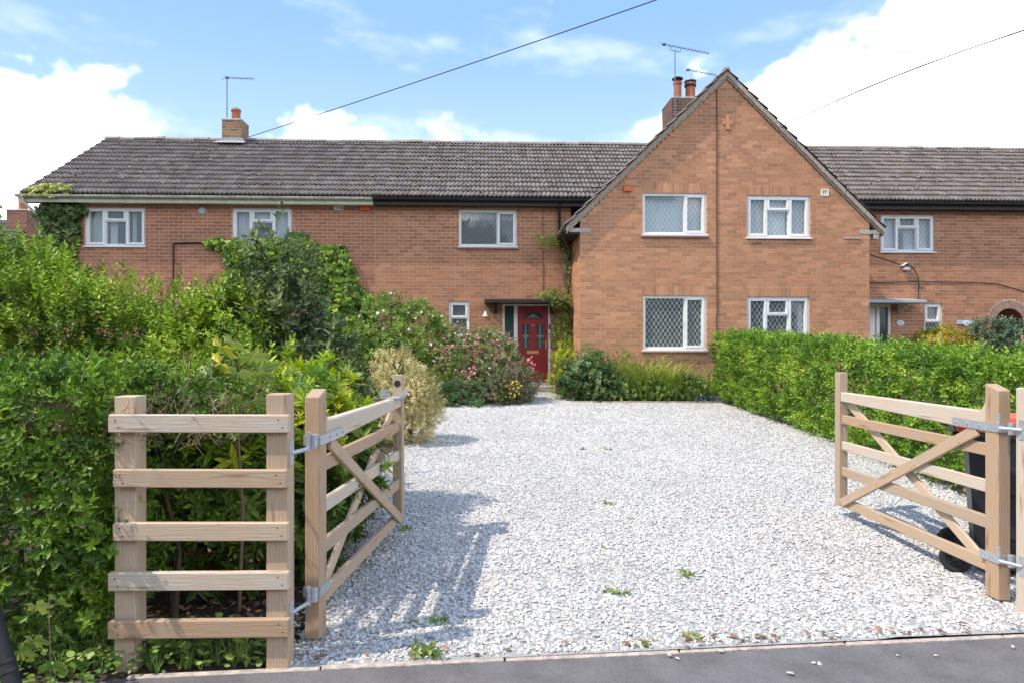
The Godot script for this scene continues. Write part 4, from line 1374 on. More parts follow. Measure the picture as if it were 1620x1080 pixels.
func red_door(house: Node3D) -> void:
	var dr := node(house, "front_door", Vector3(-0.25, 0.16, 0))
	var w := 1.27
	var h := 2.14
	var fr := MB.new()
	ring(fr, 0, w, 0, h, 0.06, -0.13, -0.04)
	bar(fr, 0.30, 0.40, 0.06, h - 0.06, -0.13, -0.035)
	part(dr, "frame", fr.mesh(), M.upvc)
	var sg := MB.new()
	sg.quad(Vector3(0.06, 0.06, -0.09), Vector3(0.30, 0.06, -0.09), Vector3(0.30, h - 0.06, -0.09), Vector3(0.06, h - 0.06, -0.09))
	part(dr, "side_light", sg.mesh(), M.door_glass)
	var x0 := 0.41
	var x1 := w - 0.07
	var lw := x1 - x0
	var y0 := 0.07
	var lh := h - 0.14
	var lf := MB.new()
	lf.bevel_box(Vector3(x0, y0, -0.11), Vector3(x1, y0 + lh, -0.06), 0.006)
	# raised panels: two at the foot, a frieze over them
	for k in 2:
		var px := x0 + lw * (0.24 if k == 0 else 0.60) - 0.0
		ring(lf, px, px + lw * 0.24, y0 + 0.12, y0 + lh * 0.34, 0.02, -0.07, -0.052)
		bar(lf, px + 0.035, px + lw * 0.24 - 0.035, y0 + 0.155, y0 + lh * 0.34 - 0.035, -0.07, -0.054)
		var gx := x0 + lw * (0.14 if k == 0 else 0.62)
		ring(lf, gx - 0.02, gx + lw * 0.24 + 0.02, y0 + lh * 0.44, y0 + lh * 0.77, 0.02, -0.07, -0.05)
	part(dr, "leaf", lf.mesh(), M.red_door)
	for k in 2:
		var gx := x0 + lw * (0.14 if k == 0 else 0.62)
		var gw := lw * 0.24
		var ga := y0 + lh * 0.44 + 0.02
		var gb := y0 + lh * 0.77 - 0.02
		var gm := MB.new()
		gm.quad(Vector3(gx, ga, -0.057), Vector3(gx + gw, ga, -0.057), Vector3(gx + gw, gb, -0.057), Vector3(gx, gb, -0.057))
		part(dr, "pane", gm.mesh(), M.door_glass)
		var ld := MB.new()
		var cx := gx + gw * 0.5
		var cy := (ga + gb) * 0.5
		for s in [[Vector2(cx, ga), Vector2(cx, cy - 0.06)], [Vector2(cx, cy + 0.06), Vector2(cx, gb)], [Vector2(cx - 0.045, cy), Vector2(cx, cy + 0.06)], [Vector2(cx, cy + 0.06), Vector2(cx + 0.045, cy)], [Vector2(cx + 0.045, cy), Vector2(cx, cy - 0.06)], [Vector2(cx, cy - 0.06), Vector2(cx - 0.045, cy)], [Vector2(gx, cy), Vector2(cx - 0.045, cy)], [Vector2(cx + 0.045, cy), Vector2(gx + gw, cy)]]:
			ld.tube([Vector3(s[0].x, s[0].y, -0.054), Vector3(s[1].x, s[1].y, -0.054)], 0.005, 0.005, 5)
		part(dr, "leading", ld.mesh(), M.came)
	# fan light
	var fan := MB.new()
	var rimm := MB.new()
	var fc := Vector3(x0 + lw * 0.5, y0 + lh * 0.835, -0.057)
	var rr := lw * 0.34
	for k in 14:
		var a := PI * k / 14.0
		var b := PI * (k + 1) / 14.0
		fan.tri(fc, fc + Vector3(cos(a) * rr, sin(a) * rr * 0.72, 0), fc + Vector3(cos(b) * rr, sin(b) * rr * 0.72, 0))
		rimm.tube([fc + Vector3(cos(a) * rr, sin(a) * rr * 0.72, 0.002), fc + Vector3(cos(b) * rr, sin(b) * rr * 0.72, 0.002)], 0.014, 0.014, 6)
	rimm.tube([fc + Vector3(-rr, 0, 0.002), fc + Vector3(rr, 0, 0.002)], 0.014, 0.014, 6)
	part(dr, "fan_light", fan.mesh(), M.door_glass)
	part(dr, "fan_moulding", rimm.mesh(), M.red_door)
	var fl := MB.new()
	for s in [[0.0, 1.0, 0.0, 0.15], [-0.55, 0.25, 0.0, 0.55], [0.55, 0.25, 0.0, 0.55], [-0.15, 0.35, 0.0, 0.62], [0.15, 0.35, 0.0, 0.62]]:
		fl.tube([fc + Vector3(s[0] * rr, s[1] * rr * 0.3, 0.003), fc + Vector3(s[2] * rr, s[3] * rr * 0.72, 0.003)], 0.005, 0.005, 5)
	part(dr, "fan_leading", fl.mesh(), M.came)
	var lb := MB.new()
	ring(lb, x0 + lw * 0.30, x0 + lw * 0.70, y0 + lh * 0.375, y0 + lh * 0.42, 0.016, -0.06, -0.045)
	bar(lb, x0 + lw * 0.32, x0 + lw * 0.68, y0 + lh * 0.385, y0 + lh * 0.41, -0.06, -0.05)
	part(dr, "letter_box", lb.mesh(), M.gold)
	var hd := MB.new()
	hd.bevel_box(Vector3(x1 - 0.06, y0 + lh * 0.44, -0.06), Vector3(x1 - 0.025, y0 + lh * 0.55, -0.048), 0.004)
	hd.tube([Vector3(x1 - 0.042, y0 + lh * 0.525, -0.05), Vector3(x1 - 0.042, y0 + lh * 0.525, 0.0), Vector3(x1 - 0.15, y0 + lh * 0.525, 0.005)], 0.011, 0.010, 8)
	part(dr, "handle", hd.mesh(), M.gold)
	part(dr, "door_number", text_mesh("16", 0.075), M.gold, Vector3(x0 + lw * 0.5, y0 + lh * 0.745, -0.056))
	var bl := MB.new()
	bl.bevel_box(Vector3(w - 0.045, 1.46, -0.04), Vector3(w - 0.005, 1.58, -0.01), 0.006)
	part(dr, "door_bell", bl.mesh(), M.black_metal)

func white_door(house: Node3D) -> void:
	var dr := node(house, "front_door", Vector3(9.00, 0.1, 0))
	var fr := MB.new()
	ring(fr, 0, 1.26, 0, 2.2, 0.07, -0.13, -0.03)
	bar(fr, 0.86, 0.95, 0.07, 2.13, -0.13, -0.025)
	part(dr, "frame", fr.mesh(), M.upvc)
	var lf := MB.new()
	lf.bevel_box(Vector3(0.08, 0.08, -0.11), Vector3(0.85, 2.12, -0.055), 0.006)
	ring(lf, 0.20, 0.73, 0.95, 1.85, 0.03, -0.06, -0.045)
	part(dr, "leaf", lf.mesh(), M.upvc)
	var sg := MB.new()
	sg.quad(Vector3(0.95, 0.07, -0.09), Vector3(1.19, 0.07, -0.09), Vector3(1.19, 2.13, -0.09), Vector3(0.95, 2.13, -0.09))
	part(dr, "side_light", sg.mesh(), M.door_glass)
	var kn := MB.new()
	kn.bevel_box(Vector3(0.72, 1.05, -0.055), Vector3(0.76, 1.25, -0.03), 0.004)
	part(dr, "handle", kn.mesh(), M.black_metal)

func wall_light(house: Node3D) -> void:
	var lt := node(house, "flood_light", Vector3(10.62, 3.30, 0.0))
	var mb := MB.new()
	mb.bevel_box(Vector3(-0.09, -0.09, 0.03), Vector3(0.07, 0.0, 0.14), 0.01)
	part(lt, "lamp_body", mb.mesh(), M.alu)
	var rf := MB.new()
	rf.quad(Vector3(-0.13, 0.03, 0.18), Vector3(0.0, 0.12, 0.18), Vector3(0.0, 0.12, 0.0), Vector3(-0.13, 0.03, 0.0))
	rf.quad(Vector3(0.0, 0.12, 0.18), Vector3(0.11, 0.05, 0.18), Vector3(0.11, 0.05, 0.0), Vector3(0.0, 0.12, 0.0))
	part(lt, "hood", rf.mesh(), M.plate_white)

func neighbour() -> void:
	# the end of another house beyond the terrace: tiled roof and chimney over the hedge
	var n := thing("distant_house", pt(-21.2, BASE - 0.15, 26.0), "distant house with brown tiled roof and brick chimney beyond the overgrown privet", "house")
	var w := MB.new()
	w.box(Vector3(-6, 0, -4), Vector3(2.2, 4.1, 2.0), Color(0.30, 0.14, 0.09))
	part(n, "wall", w.mesh(), M.brick)
	var rf := node(n, "roof")
	var k := Vector3(0, 2.2, -3.0)
	tile_slope(rf, Vector3(-6.2, 4.0, 2.3), Vector3.RIGHT, k.normalized(), 8.7, k.length(), 11, tile_tones(), 0, null)
	var fl := MB.new()
	fl.quad(Vector3(-6.2, 3.97, 2.3), Vector3(2.5, 3.97, 2.3), Vector3(2.5, 6.17, -0.7), Vector3(-6.2, 6.17, -0.7))
	fl.quad(Vector3(2.5, 6.17, -0.7), Vector3(2.5, 3.97, 2.3), Vector3(2.5, 3.97, -3.7), Vector3(2.5, 6.17, -0.7))
	part(rf, "underlay", fl.mesh(), M.roof_felt)
	var ch := chimney(n, 1.85, 2.6, -0.9, -0.1, 4.6, 6.5, [Color(0.24, 0.11, 0.075), Color(0.20, 0.095, 0.07), Color(0.27, 0.125, 0.085)])
	var pot := MB.new()
	pot.lathe([Vector2(0.16, 0), Vector2(0.15, 0.4), Vector2(0.17, 0.45), Vector2(0.12, 0.45)], Vector3(2.2, 6.53, -0.5), 16)
	part(ch, "chimney_pot", pot.mesh(), M.pot)

# ---------------------------------------------------------------- gates, fence, bin, cables
func wood(k: int) -> Material:
	return M.wood[k % M.wood.size()]

func nail_heads(parent: Node, spots: Array, n: Vector3) -> void:
	for s in spots:
		var mb := MB.new()
		mb.tube([s - n * 0.002, s + n * 0.0012], 0.0045, 0.004, 6)
		part(parent, "nail", mb.mesh(), M.nail)

# local x runs from the hung end to the free end, z is the side that carries the long brace and the straps
func timber_gate(at: Vector3, turn: float, side: float, latch: bool, label: String) -> Node3D:
	var g := thing("timber_gate", at, label, "gate", "pair of open five-bar gates", turn)
	var L := 1.93
	# hanging stile with a weathered top
	var hs := MB.new()
	var lo := Vector3(-0.6575, -0.055, -0.04)
	hs.bevel_box(lo, Vector3(0.6575, 0.055, 0.04), 0.005)
	for k in hs.v.size():
		if hs.v[k].x > 0.6 and hs.v[k].y > 0.03: hs.v[k].x -= 0.035
	var h := part(g, "hanging_stile", hs.mesh(), wood(1))
	h.transform = Transform3D(Basis(Vector3.UP, Vector3.LEFT, Vector3.BACK), Vector3(0.055, 0.7075, 0))
	var ss := beam(g, "shutting_stile", Vector3(L - 0.04, 0.19, 0), Vector3(L - 0.04, 1.363, 0), 0.08, 0.076, wood(3), Vector3.LEFT)
	# rails; the top one tapers to the free end
	beam(g, "top_rail", Vector3(0.11, 1.125, 0), Vector3(L - 0.08, 1.125, 0), 0.13, 0.06, wood(2), Vector3.UP, 0.006, 0.08)
	var sw := MB.new()                       # the swept joint between stile and top rail
	for k in 5:
		var x0 := 0.11 + 0.012 * k
		var t: float = 0.075 * pow(1.0 - k / 5.0, 2.0)
		sw.box(Vector3(x0, 1.185, -0.029), Vector3(x0 + 0.0121, 1.19 + t, 0.029))
	part(g, "top_rail_sweep", sw.mesh(), wood(2))
	var ys := [0.95, 0.72, 0.495, 0.228]
	for k in 4:
		beam(g, "rail", Vector3(0.11, ys[k], 0), Vector3(L - 0.08, ys[k], 0), 0.078, 0.034, wood(k + 1))
	# crossed braces, one on each face
	var za := side * 0.0295
	beam(g, "brace", Vector3(0.19, 1.065, za), Vector3(L - 0.10, 0.22, za), 0.075, 0.024, wood(4))
	beam(g, "brace", Vector3(0.16, 0.20, -za), Vector3(L - 0.13, 1.09, -za), 0.07, 0.024, wood(0))
	var n := Vector3(0, 0, side)
	for k in 4:
		var t: float = (1.05 - ys[k]) / 0.83
		if t > 0.05 and t < 0.97:
			var x := lerpf(0.15, L - 0.10, t)
			nail_heads(g, [Vector3(x - 0.015, ys[k] + 0.012, za + side * 0.0125), Vector3(x + 0.015, ys[k] - 0.012, za + side * 0.0125)], n)
	# straps and eyes
	for e in [[1.10, 0.40], [0.30, 0.15]]:
		var st := MB.new()
		var y: float = e[0]
		var z := side * 0.044
		st.box(Vector3(-0.004, y - 0.026, -0.046), Vector3(e[1] if e[1] > 0.2 else 0.07, y + 0.026, -0.0405)) if side > 0 else st.box(Vector3(-0.004, y - 0.026, 0.0405), Vector3(e[1] if e[1] > 0.2 else 0.07, y + 0.026, 0.046))
		st.box(Vector3(-0.0055, y - 0.026, -0.046), Vector3(-0.0005, y + 0.026, 0.046))
		if side > 0:
			st.box(Vector3(-0.004, y - 0.026, 0.0405), Vector3(e[1], y + 0.026, 0.046))
		else:
			st.box(Vector3(-0.004, y - 0.026, -0.046), Vector3(e[1], y + 0.026, -0.0405))
		var strap := part(g, "hinge_strap", st.mesh(), M.galv)
		var ey := MB.new()
		ey.tube([Vector3(-0.03, y - 0.036, 0.02), Vector3(-0.03, y + 0.036, 0.02)], 0.021, 0.021, 12)
		part(strap, "hinge_eye", ey.mesh(), M.galv)
		var bt := MB.new()
		var bx := 0.15
		while bx < e[1]:
			bt.tube([Vector3(bx, y, z), Vector3(bx, y, z + side * 0.008)], 0.009, 0.007, 8)
			bx += 0.105
		if bt.v.size(): part(strap, "bolt", bt.mesh(), M.galv)
	if latch:
		var lt := MB.new()
		lt.box(Vector3(L - 0.30, 1.191, -0.075), Vector3(L - 0.085, 1.197, 0.075))
		lt.box(Vector3(L - 0.30, 1.1971, -0.081), Vector3(L - 0.085, 1.255, -0.075))
		lt.quad(Vector3(L - 0.30, 1.1971, 0.07), Vector3(L - 0.085, 1.1971, 0.07), Vector3(L - 0.085, 1.26, 0.10), Vector3(L - 0.30, 1.26, 0.10))
		part(g, "throw_over_catch", lt.mesh(), M.galv)
		var bf := MB.new()
		bf.tube([Vector3(L - 0.083, 1.295, 0.0), Vector3(L - 0.072, 1.295, 0.0)], 0.027, 0.025, 18)
		part(g, "rubber_buffer", bf.mesh(), M.rubber)
	else:
		var ct := MB.new()
		ct.box(Vector3(0.12, 0.31, -side * 0.05), Vector3(0.15, 0.40, -side * 0.04)) if side < 0 else ct.box(Vector3(0.12, 0.31, -0.05), Vector3(0.15, 0.40, -0.04))
		ct.tube([Vector3(0.135, 0.40, -side * 0.045), Vector3(0.135, 0.43, -side * 0.06), Vector3(0.12, 0.44, -side * 0.10)], 0.008, 0.008, 6)
		part(g, "hook", ct.mesh(), M.galv)
	return g

func hinge_pin(parent: Node, at: Vector3, dir: Vector3) -> void:
	var p := node(parent, "hinge_bracket")
	var s := Vector3(dir.z, 0, -dir.x)
	var mb := MB.new()
	mb.bevel_box(at + Vector3(-0.003, -0.06, -0.03), at + Vector3(0.006, 0.06, 0.03), 0.002)
	part(p, "plate", mb.mesh(), M.galv)
	var q := MB.new()
	q.tube([at, at + dir * 0.5, at + dir], 0.011, 0.012, 8)
	q.tube([at + dir + Vector3(0, -0.015, 0), at + dir + Vector3(0, 0.085, 0)], 0.011, 0.011, 8)
	part(p, "pin", q.mesh(), M.galv)

func build_things() -> void:
	# fence panel beside the gate
	var f := thing("fence_panel", pt(-1.54, 0, 3.40), "short five-rail timber fence panel with two square posts beside the hedge", "fence")
	var o := pt(1.54, 0, -3.40)
	for p in [[-1.915, 1.345, 3.425], [-1.158, 1.357, 3.41]]:
		beam(f, "post", o * -1.0 * 0.0 + Vector3(p[0] + 1.54, -0.25, 3.40 - p[2]), Vector3(p[0] + 1.54, p[1], 3.40 - p[2]), 0.107, 0.10, wood(0 if p[0] < -1.5 else 4), Vector3.LEFT, 0.004)
	var rails := [[1.216, 1.214], [0.948, 0.944], [0.686, 0.686], [0.442, 0.447], [0.207, 0.216]]
	for k in 5:
		var a := Vector3(-1.965 + 1.54 + rng.randf_range(-0.02, 0.02), rails[k][0], 0.055)
		var b := Vector3(-1.098 + 1.54 + rng.randf_range(-0.012, 0.012), rails[k][1], 0.052)
		var r := beam(f, "rail", a, b, 0.087, 0.038, wood([2, 4, 0, 2, 1][k]), Vector3.UP, 0.004)
		var hl := a.distance_to(b) * 0.5
		nail_heads(r, [Vector3(-hl + 0.035, 0.018, 0.019), Vector3(-hl + 0.05, -0.02, 0.019), Vector3(hl - 0.05, 0.02, 0.019), Vector3(hl - 0.03, -0.018, 0.019)], Vector3.BACK)
	hinge_pin(f, Vector3(0.436, 1.06, -0.01), Vector3(0.045, 0, -0.14))
	hinge_pin(f, Vector3(0.436, 0.26, -0.01), Vector3(0.045, 0, -0.14))
	# gates swung open along the sides of the drive
	var lt := atan2(0.14, 1.85)
	timber_gate(on_ground(-1.055, 3.60, -0.012), PI / 2 - lt, 1.0, true, "open five-bar timber gate hung on the fence panel, with a galvanised catch on top")
	var rt := atan2(-0.085, 1.93)
	timber_gate(on_ground(3.0, 4.155, -0.03), PI / 2 - rt, -1.0, false, "open five-bar timber gate standing in front of the red-lidded bin")
	var gp := thing("gate_post", pt(3.05, 0, 4.0), "square timber gate post with galvanised hinge pins beside the bin", "post")
	beam(gp, "post", Vector3(0.0, -0.25, 0), Vector3(0.0, 1.345, 0), 0.11, 0.11, wood(2), Vector3.LEFT, 0.004)
	hinge_pin(gp, Vector3(-0.056, 1.10, 0.0), Vector3(-0.06, 0, -0.11))
	hinge_pin(gp, Vector3(-0.056, 0.30, 0.0), Vector3(-0.06, 0, -0.11))
	wheelie_bin()
	# overhead cables
	cable([hx(Vector3(-8.0, 7.62, -3.4)), pt(-1.41, 8.03, 16.0), pt(4.33, 8.29, 12.0)], 0.35, "black overhead cable running from the single-pot chimney towards the street", 0.011)
	cable([hx(Vector3(6.42, 6.44, GZ + 0.05)), pt(8.5, 7.45, 14.6), pt(11.4, 8.1, 13.0)], 0.1, "thin overhead cable fixed to the sloping verge of the gable", 0.014)
	# black pole leaning at the edge of the pavement
	var pl := thing("leaning_pole", pt(-2.14, -0.03, 2.83), "black pole with wire ties leaning into the hedge above the pavement", "pole")
	var pm := MB.new()
	pm.tube([Vector3(0.18, -0.02, 0.05), Vector3(-0.28, 0.86, -0.2)], 0.032, 0.030, 12)
	part(pl, "shaft", pm.mesh(), M.rubber)
	for t in [0.32, 0.36]:
		var c := Vector3(0.18, -0.02, 0.05).lerp(Vector3(-0.28, 0.86, -0.2), t)
		var w := MB.new()
		w.tube([c - Vector3(-0.46, 0.88, -0.25).normalized() * 0.006, c + Vector3(-0.46, 0.88, -0.25).normalized() * 0.006], 0.0345, 0.0345, 12)
		part(pl, "wire_tie", w.mesh(), M.black_metal)

func cable(ends: Array, sag: float, label: String, r: float) -> void:
	var a: Vector3 = ends[0]
	var b: Vector3 = ends[1]
	var c: Vector3 = ends[2]
	var o := thing("overhead_cable", a, label, "cable", "overhead cables to the terrace")
	var pts := []
	for k in 25:
		var t := k / 24.0
		# a slack curve through the three points
		var p := a.lerp(b, minf(1.0, t * 2.0)) if t <= 0.5 else b.lerp(c, t * 2.0 - 1.0)
		var q := a * (1 - t) * (1 - t) + (b * 2.0 - (a + c) * 0.5) * 2.0 * t * (1 - t) + c * t * t
		pts.append(q - a)
	var mb := MB.new()
	mb.tube(pts, r, r, 6)
	part(o, "wire", mb.mesh(), M.cable)

func wheelie_bin() -> void:
	var b := thing("wheelie_bin", on_ground(3.2, 4.86), "black wheeled bin with red lid standing behind the open gate", "bin", "", -0.52)
	# local x from the wheels (0) to the front; z across
	var body := MB.new()
	var lo := [Vector3(0.07, 0.06, -0.22), Vector3(0.52, 0.06, -0.22), Vector3(0.52, 0.06, 0.22), Vector3(0.07, 0.06, 0.22)]
	var hi := [Vector3(0.02, 0.95, -0.27), Vector3(0.66, 0.95, -0.27), Vector3(0.66, 0.95, 0.27), Vector3(0.02, 0.95, 0.27)]
	for k in 4:
		var l := (k + 1) % 4
		body.quad(lo[l], lo[k], hi[k], hi[l])
	body.quad(lo[0], lo[1], lo[2], lo[3])
	body.bevel_box(Vector3(0.0, 0.93, -0.285), Vector3(0.68, 0.965, 0.285), 0.008)
	for k in 2:
		body.bevel_box(Vector3(0.12, 0.25 + 0.3 * k, 0.215 + 0.018 * k), Vector3(0.46, 0.46 + 0.3 * k, 0.245 + 0.018 * k), 0.02)
	part(b, "body", body.mesh(), M.bin)
	var lid := MB.new()
	lid.bevel_box(Vector3(-0.04, 0.967, -0.295), Vector3(0.71, 1.025, 0.295), 0.014)
	lid.bevel_box(Vector3(0.06, 1.024, -0.24), Vector3(0.64, 1.07, 0.24), 0.02)
	part(b, "lid", lid.mesh(), M.bin_lid)
	var hn := MB.new()
	hn.tube([Vector3(-0.05, 0.955, -0.24), Vector3(-0.05, 0.955, 0.24)], 0.016, 0.016, 10)
	for z in [-0.22, 0.22]:
		hn.box(Vector3(-0.06, 0.935, z - 0.02), Vector3(0.03, 0.965, z + 0.02))
	part(b, "handle", hn.mesh(), M.bin)
	for z in [-0.235, 0.235]:
		var wh := node(b, "wheel", Vector3(-0.045, 0.1, z))
		var t := MB.new()
		t.lathe([Vector2(0.062, -0.022), Vector2(0.085, -0.025), Vector2(0.097, -0.018), Vector2(0.1, 0.0), Vector2(0.097, 0.018), Vector2(0.085, 0.025), Vector2(0.062, 0.022)], Vector3.ZERO, 28)
		part(wh, "tyre", t.mesh(), M.rubber).rotation.x = PI / 2
		var h := MB.new()
		h.lathe([Vector2(0.0, -0.012), Vector2(0.064, -0.014), Vector2(0.064, 0.008), Vector2(0.03, 0.004), Vector2(0.022, 0.02), Vector2(0.0, 0.022)], Vector3.ZERO, 20)
		part(wh, "hub", h.mesh(), M.bin).rotation.x = PI / 2
		for k in 8:
			var an := TAU * k / 8.0
			var s := MB.new()
			s.tube([Vector3(cos(an) * 0.02, sin(an) * 0.02, 0.012), Vector3(cos(an) * 0.062, sin(an) * 0.062, 0.012)], 0.005, 0.004, 4)
			part(wh, "spoke", s.mesh(), M.bin)

# ---------------------------------------------------------------- plants
func leaf(mb: MB, b: Vector3, dir: Vector3, up: Vector3, len: float, wid: float, fold: float, fine := true) -> void:
	var side := dir.cross(up).normalized()
	var nrm := side.cross(dir).normalized()
	var tip := b + dir * len - nrm * len * 0.14
	if fine:
		var m1 := b + dir * len * 0.33 - nrm * wid * fold
		var m2 := b + dir * len * 0.70 - nrm * (wid * fold * 0.8 + len * 0.05)
		for s in [-1.0, 1.0]:
			var e1: Vector3 = b + dir * len * 0.33 + side * s * wid * 0.5
			var e2: Vector3 = b + dir * len * 0.70 + side * s * wid * 0.38 - nrm * len * 0.05
			if s > 0:
				mb.tri(b, e1, m1)
				mb.quad(m1, e1, e2, m2)
				mb.tri(m2, e2, tip)
			else:
				mb.tri(b, m1, e1)
				mb.quad(m2, e2, e1, m1)
				mb.tri(m2, tip, e2)
	else:
		var m := b + dir * len * 0.48 - nrm * wid * fold
		for s in [-1.0, 1.0]:
			var e: Vector3 = b + dir * len * 0.45 + side * s * wid * 0.5
			if s > 0:
				mb.tri(b, e, m)
				mb.tri(m, e, tip)
			else:
				mb.tri(b, m, e)
				mb.tri(m, tip, e)

# a shoot along +y with leaves set in pairs, spirals or whorls
func sprig(sd: int, stem: float, pairs: int, len: float, wid: float, spread: float, fold := 0.22, fine := true, whorl := false, per := 2) -> ArrayMesh:
	var r := RandomNumberGenerator.new()
	r.seed = sd
	var mb := MB.new()
	mb.tube([Vector3.ZERO, Vector3(r.randf_range(-0.1, 0.1) * stem, stem, r.randf_range(-0.1, 0.1) * stem)], len * 0.035, len * 0.02, 3, Color(0.75, 0.75, 0.5), false)
	for k in pairs:
		var t := (k + 0.6) / pairs
		if whorl: t = 0.55 + 0.45 * t
		var a0 := k * 1.5708 + r.randf_range(-0.3, 0.3)
		for q in per:
			var a := a0 + TAU * q / per + r.randf_range(-0.25, 0.25)
			var out := Vector3(cos(a), 0, sin(a))
			var lean := spread * r.randf_range(0.75, 1.2)
			if k == pairs - 1: lean *= 0.55
			var dir := (Vector3.UP * cos(lean) + out * sin(lean)).normalized()
			var sc := r.randf_range(0.75, 1.15) * (0.8 if k == pairs - 1 else 1.0)
			var b := Vector3(0, stem * t, 0)
			leaf(mb, b, dir, (Vector3.UP * sin(lean) - out * cos(lean)).normalized() + Vector3(r.randf_range(-0.3, 0.3), 0, r.randf_range(-0.3, 0.3)), len * sc, wid * sc, fold, fine)
	return mb.mesh()

func aim(dir: Vector3, size: float) -> Basis:
	var y := dir.normalized()
	var x := y.cross(Vector3(rng.randf_range(-1, 1), rng.randf_range(-1, 1), rng.randf_range(-1, 1))).normalized()
	return Basis(x, y, x.cross(y)).scaled(Vector3.ONE * size)

func rnd() -> Vector3:
	return Vector3(rng.randf_range(-1, 1), rng.randf_range(-1, 1), rng.randf_range(-1, 1))

func tint(pal: Array, p: Vector3, clump := 1.4) -> Color:
	# tones drift in clumps through the plant, not with height or light
	var t := 0.5 + 0.75 * lump.get_noise_3d(p.x * clump + 31.0, p.y * clump, p.z * clump) + rng.randf_range(-0.38, 0.38)
	t = clampf(t, 0.0, 0.999) * (pal.size() - 1)
	var k := int(t)
	var c: Color = pal[k].lerp(pal[k + 1], t - k)
	return c * rng.randf_range(0.85, 1.15)

const PRIVET := [Color(0.065, 0.130, 0.020), Color(0.140, 0.260, 0.028), Color(0.250, 0.420, 0.040), Color(0.410, 0.540, 0.060)]
const PRIVET_NEW := [Color(0.085, 0.145, 0.02), Color(0.19, 0.29, 0.03), Color(0.31, 0.44, 0.045), Color(0.46, 0.54, 0.07)]
const PRIVET_DEEP := [Color(0.060, 0.120, 0.022), Color(0.115, 0.215, 0.030), Color(0.20, 0.33, 0.040), Color(0.33, 0.47, 0.055)]
const DARK_GREEN := [Color(0.055, 0.085, 0.045), Color(0.090, 0.130, 0.065), Color(0.145, 0.190, 0.090), Color(0.270, 0.300, 0.130)]
const MID_GREEN := [Color(0.075, 0.140, 0.030), Color(0.150, 0.250, 0.050), Color(0.250, 0.360, 0.070), Color(0.380, 0.460, 0.130)]
const LIME := [Color(0.140, 0.240, 0.025), Color(0.280, 0.410, 0.030), Color(0.480, 0.560, 0.035), Color(0.640, 0.620, 0.050)]
const GOLD := [Color(0.360, 0.290, 0.120), Color(0.550, 0.450, 0.200), Color(0.680, 0.580, 0.300), Color(0.760, 0.680, 0.400)]
const IVY := [Color(0.060, 0.110, 0.020), Color(0.120, 0.210, 0.030), Color(0.220, 0.350, 0.040), Color(0.330, 0.440, 0.060)]

# points over the faces of a block: x0 x1 / y0 y1 / d0 d1
func block_points(b: Array, per_m2: float, deep: float, bump: float, faces := "lrtfb") -> Array:
	var out := []
	var w: float = b[1] - b[0]
	var h: float = b[3] - b[2]
	var q: float = b[5] - b[4]
	for f in faces:
		var area := h * q if f in "lr" else (w * q if f == "t" else w * h)
		for k in int(area * per_m2):
			var u := rng.randf()
			var v := rng.randf()
			var p := Vector3.ZERO
			var n := Vector3.ZERO
			match f:
				"l": p = pt(b[0], b[2] + v * h, b[4] + u * q); n = Vector3.LEFT
				"r": p = pt(b[1], b[2] + v * h, b[4] + u * q); n = Vector3.RIGHT
				"t": p = pt(b[0] + u * w, b[3], b[4] + v * q); n = Vector3.UP
				"f": p = pt(b[0] + u * w, b[2] + v * h, b[4]); n = Vector3.BACK
				"b": p = pt(b[0] + u * w, b[2] + v * h, b[5]); n = Vector3.FORWARD
			# round the arrises
			var top := smoothstep(b[3] - 0.22, b[3], p.y) if f != "t" else 0.0
			p += n * (bump * (lump.get_noise_3d(p.x * 1.6, p.y * 1.6, p.z * 1.6) * 1.6 + lump.get_noise_3d(p.x * 6.0, p.y * 6.0, p.z * 6.0) * 0.6) - deep * pow(rng.randf(), 1.7) - 0.10 * top * top)
			out.append([p, n])
	return out

# points over egg shapes: x y d, radii
func blob_points(blobs: Array, per_m2: float, deep: float, bump: float) -> Array:
	var out := []
	for e in blobs:
		var r := Vector3(e[3], e[4], e[5])
		var area := 4.0 * PI * pow((pow(r.x * r.y, 1.6) + pow(r.x * r.z, 1.6) + pow(r.y * r.z, 1.6)) / 3.0, 1.0 / 1.6)
		for k in int(area * per_m2):
			var d := rnd()
			while d.length() > 1.0 or d.length() < 0.1: d = rnd()
			d = d.normalized()
			var c := pt(e[0], e[1], e[2])
			var p := c + d * r
			var n := (d / r).normalized()
			p += n * (bump * (lump.get_noise_3d(p.x * 2.0, p.y * 2.0, p.z * 2.0) * 1.6 + lump.get_noise_3d(p.x * 7.0, p.y * 7.0, p.z * 7.0) * 0.5)) - d * r * deep * pow(rng.randf(), 1.6)
			if p.y < ground(-p.z) + 0.03:
				continue
			var inside := false
			for o in blobs:
				if o != e:
					var s := (p - pt(o[0], o[1], o[2])) / Vector3(o[3], o[4], o[5])
					if s.length() < 0.72: inside = true
			if not inside:
				out.append([p, n])
	return out

func leafy(pts: Array, pal: Array, size: float, up: float, wild: float, origin: Vector3, clump := 1.4) -> Array:
	var out := []
	for q in pts:
		var dir: Vector3 = q[1] * 0.8 + Vector3.UP * up + rnd() * wild
		var c := tint(pal, q[0], clump)
		if rng.randf() < 0.012: c = Color(0.24, 0.15, 0.07)       # a withered shoot
		out.append([Transform3D(aim(dir, size * rng.randf_range(0.6, 1.4)), q[0] - origin), c])
	return out

func split_scatter(parent: Node, called: String, meshes: Array, m: Material, items: Array) -> void:
	var bins := []
	for k in meshes.size(): bins.append([])
	for k in items.size(): bins[k % meshes.size()].append(items[k])
	for k in meshes.size():
		tag(scatter(parent, called, meshes[k], m, bins[k]), "", "", "", "stuff")

func stems(parent: Node, pts: Array, r: float, m: Material) -> void:
	for q in pts:
		var mb := MB.new()
		mb.tube(q, r, r * 0.35, 6)
		part(parent, "stem", mb.mesh(), m)

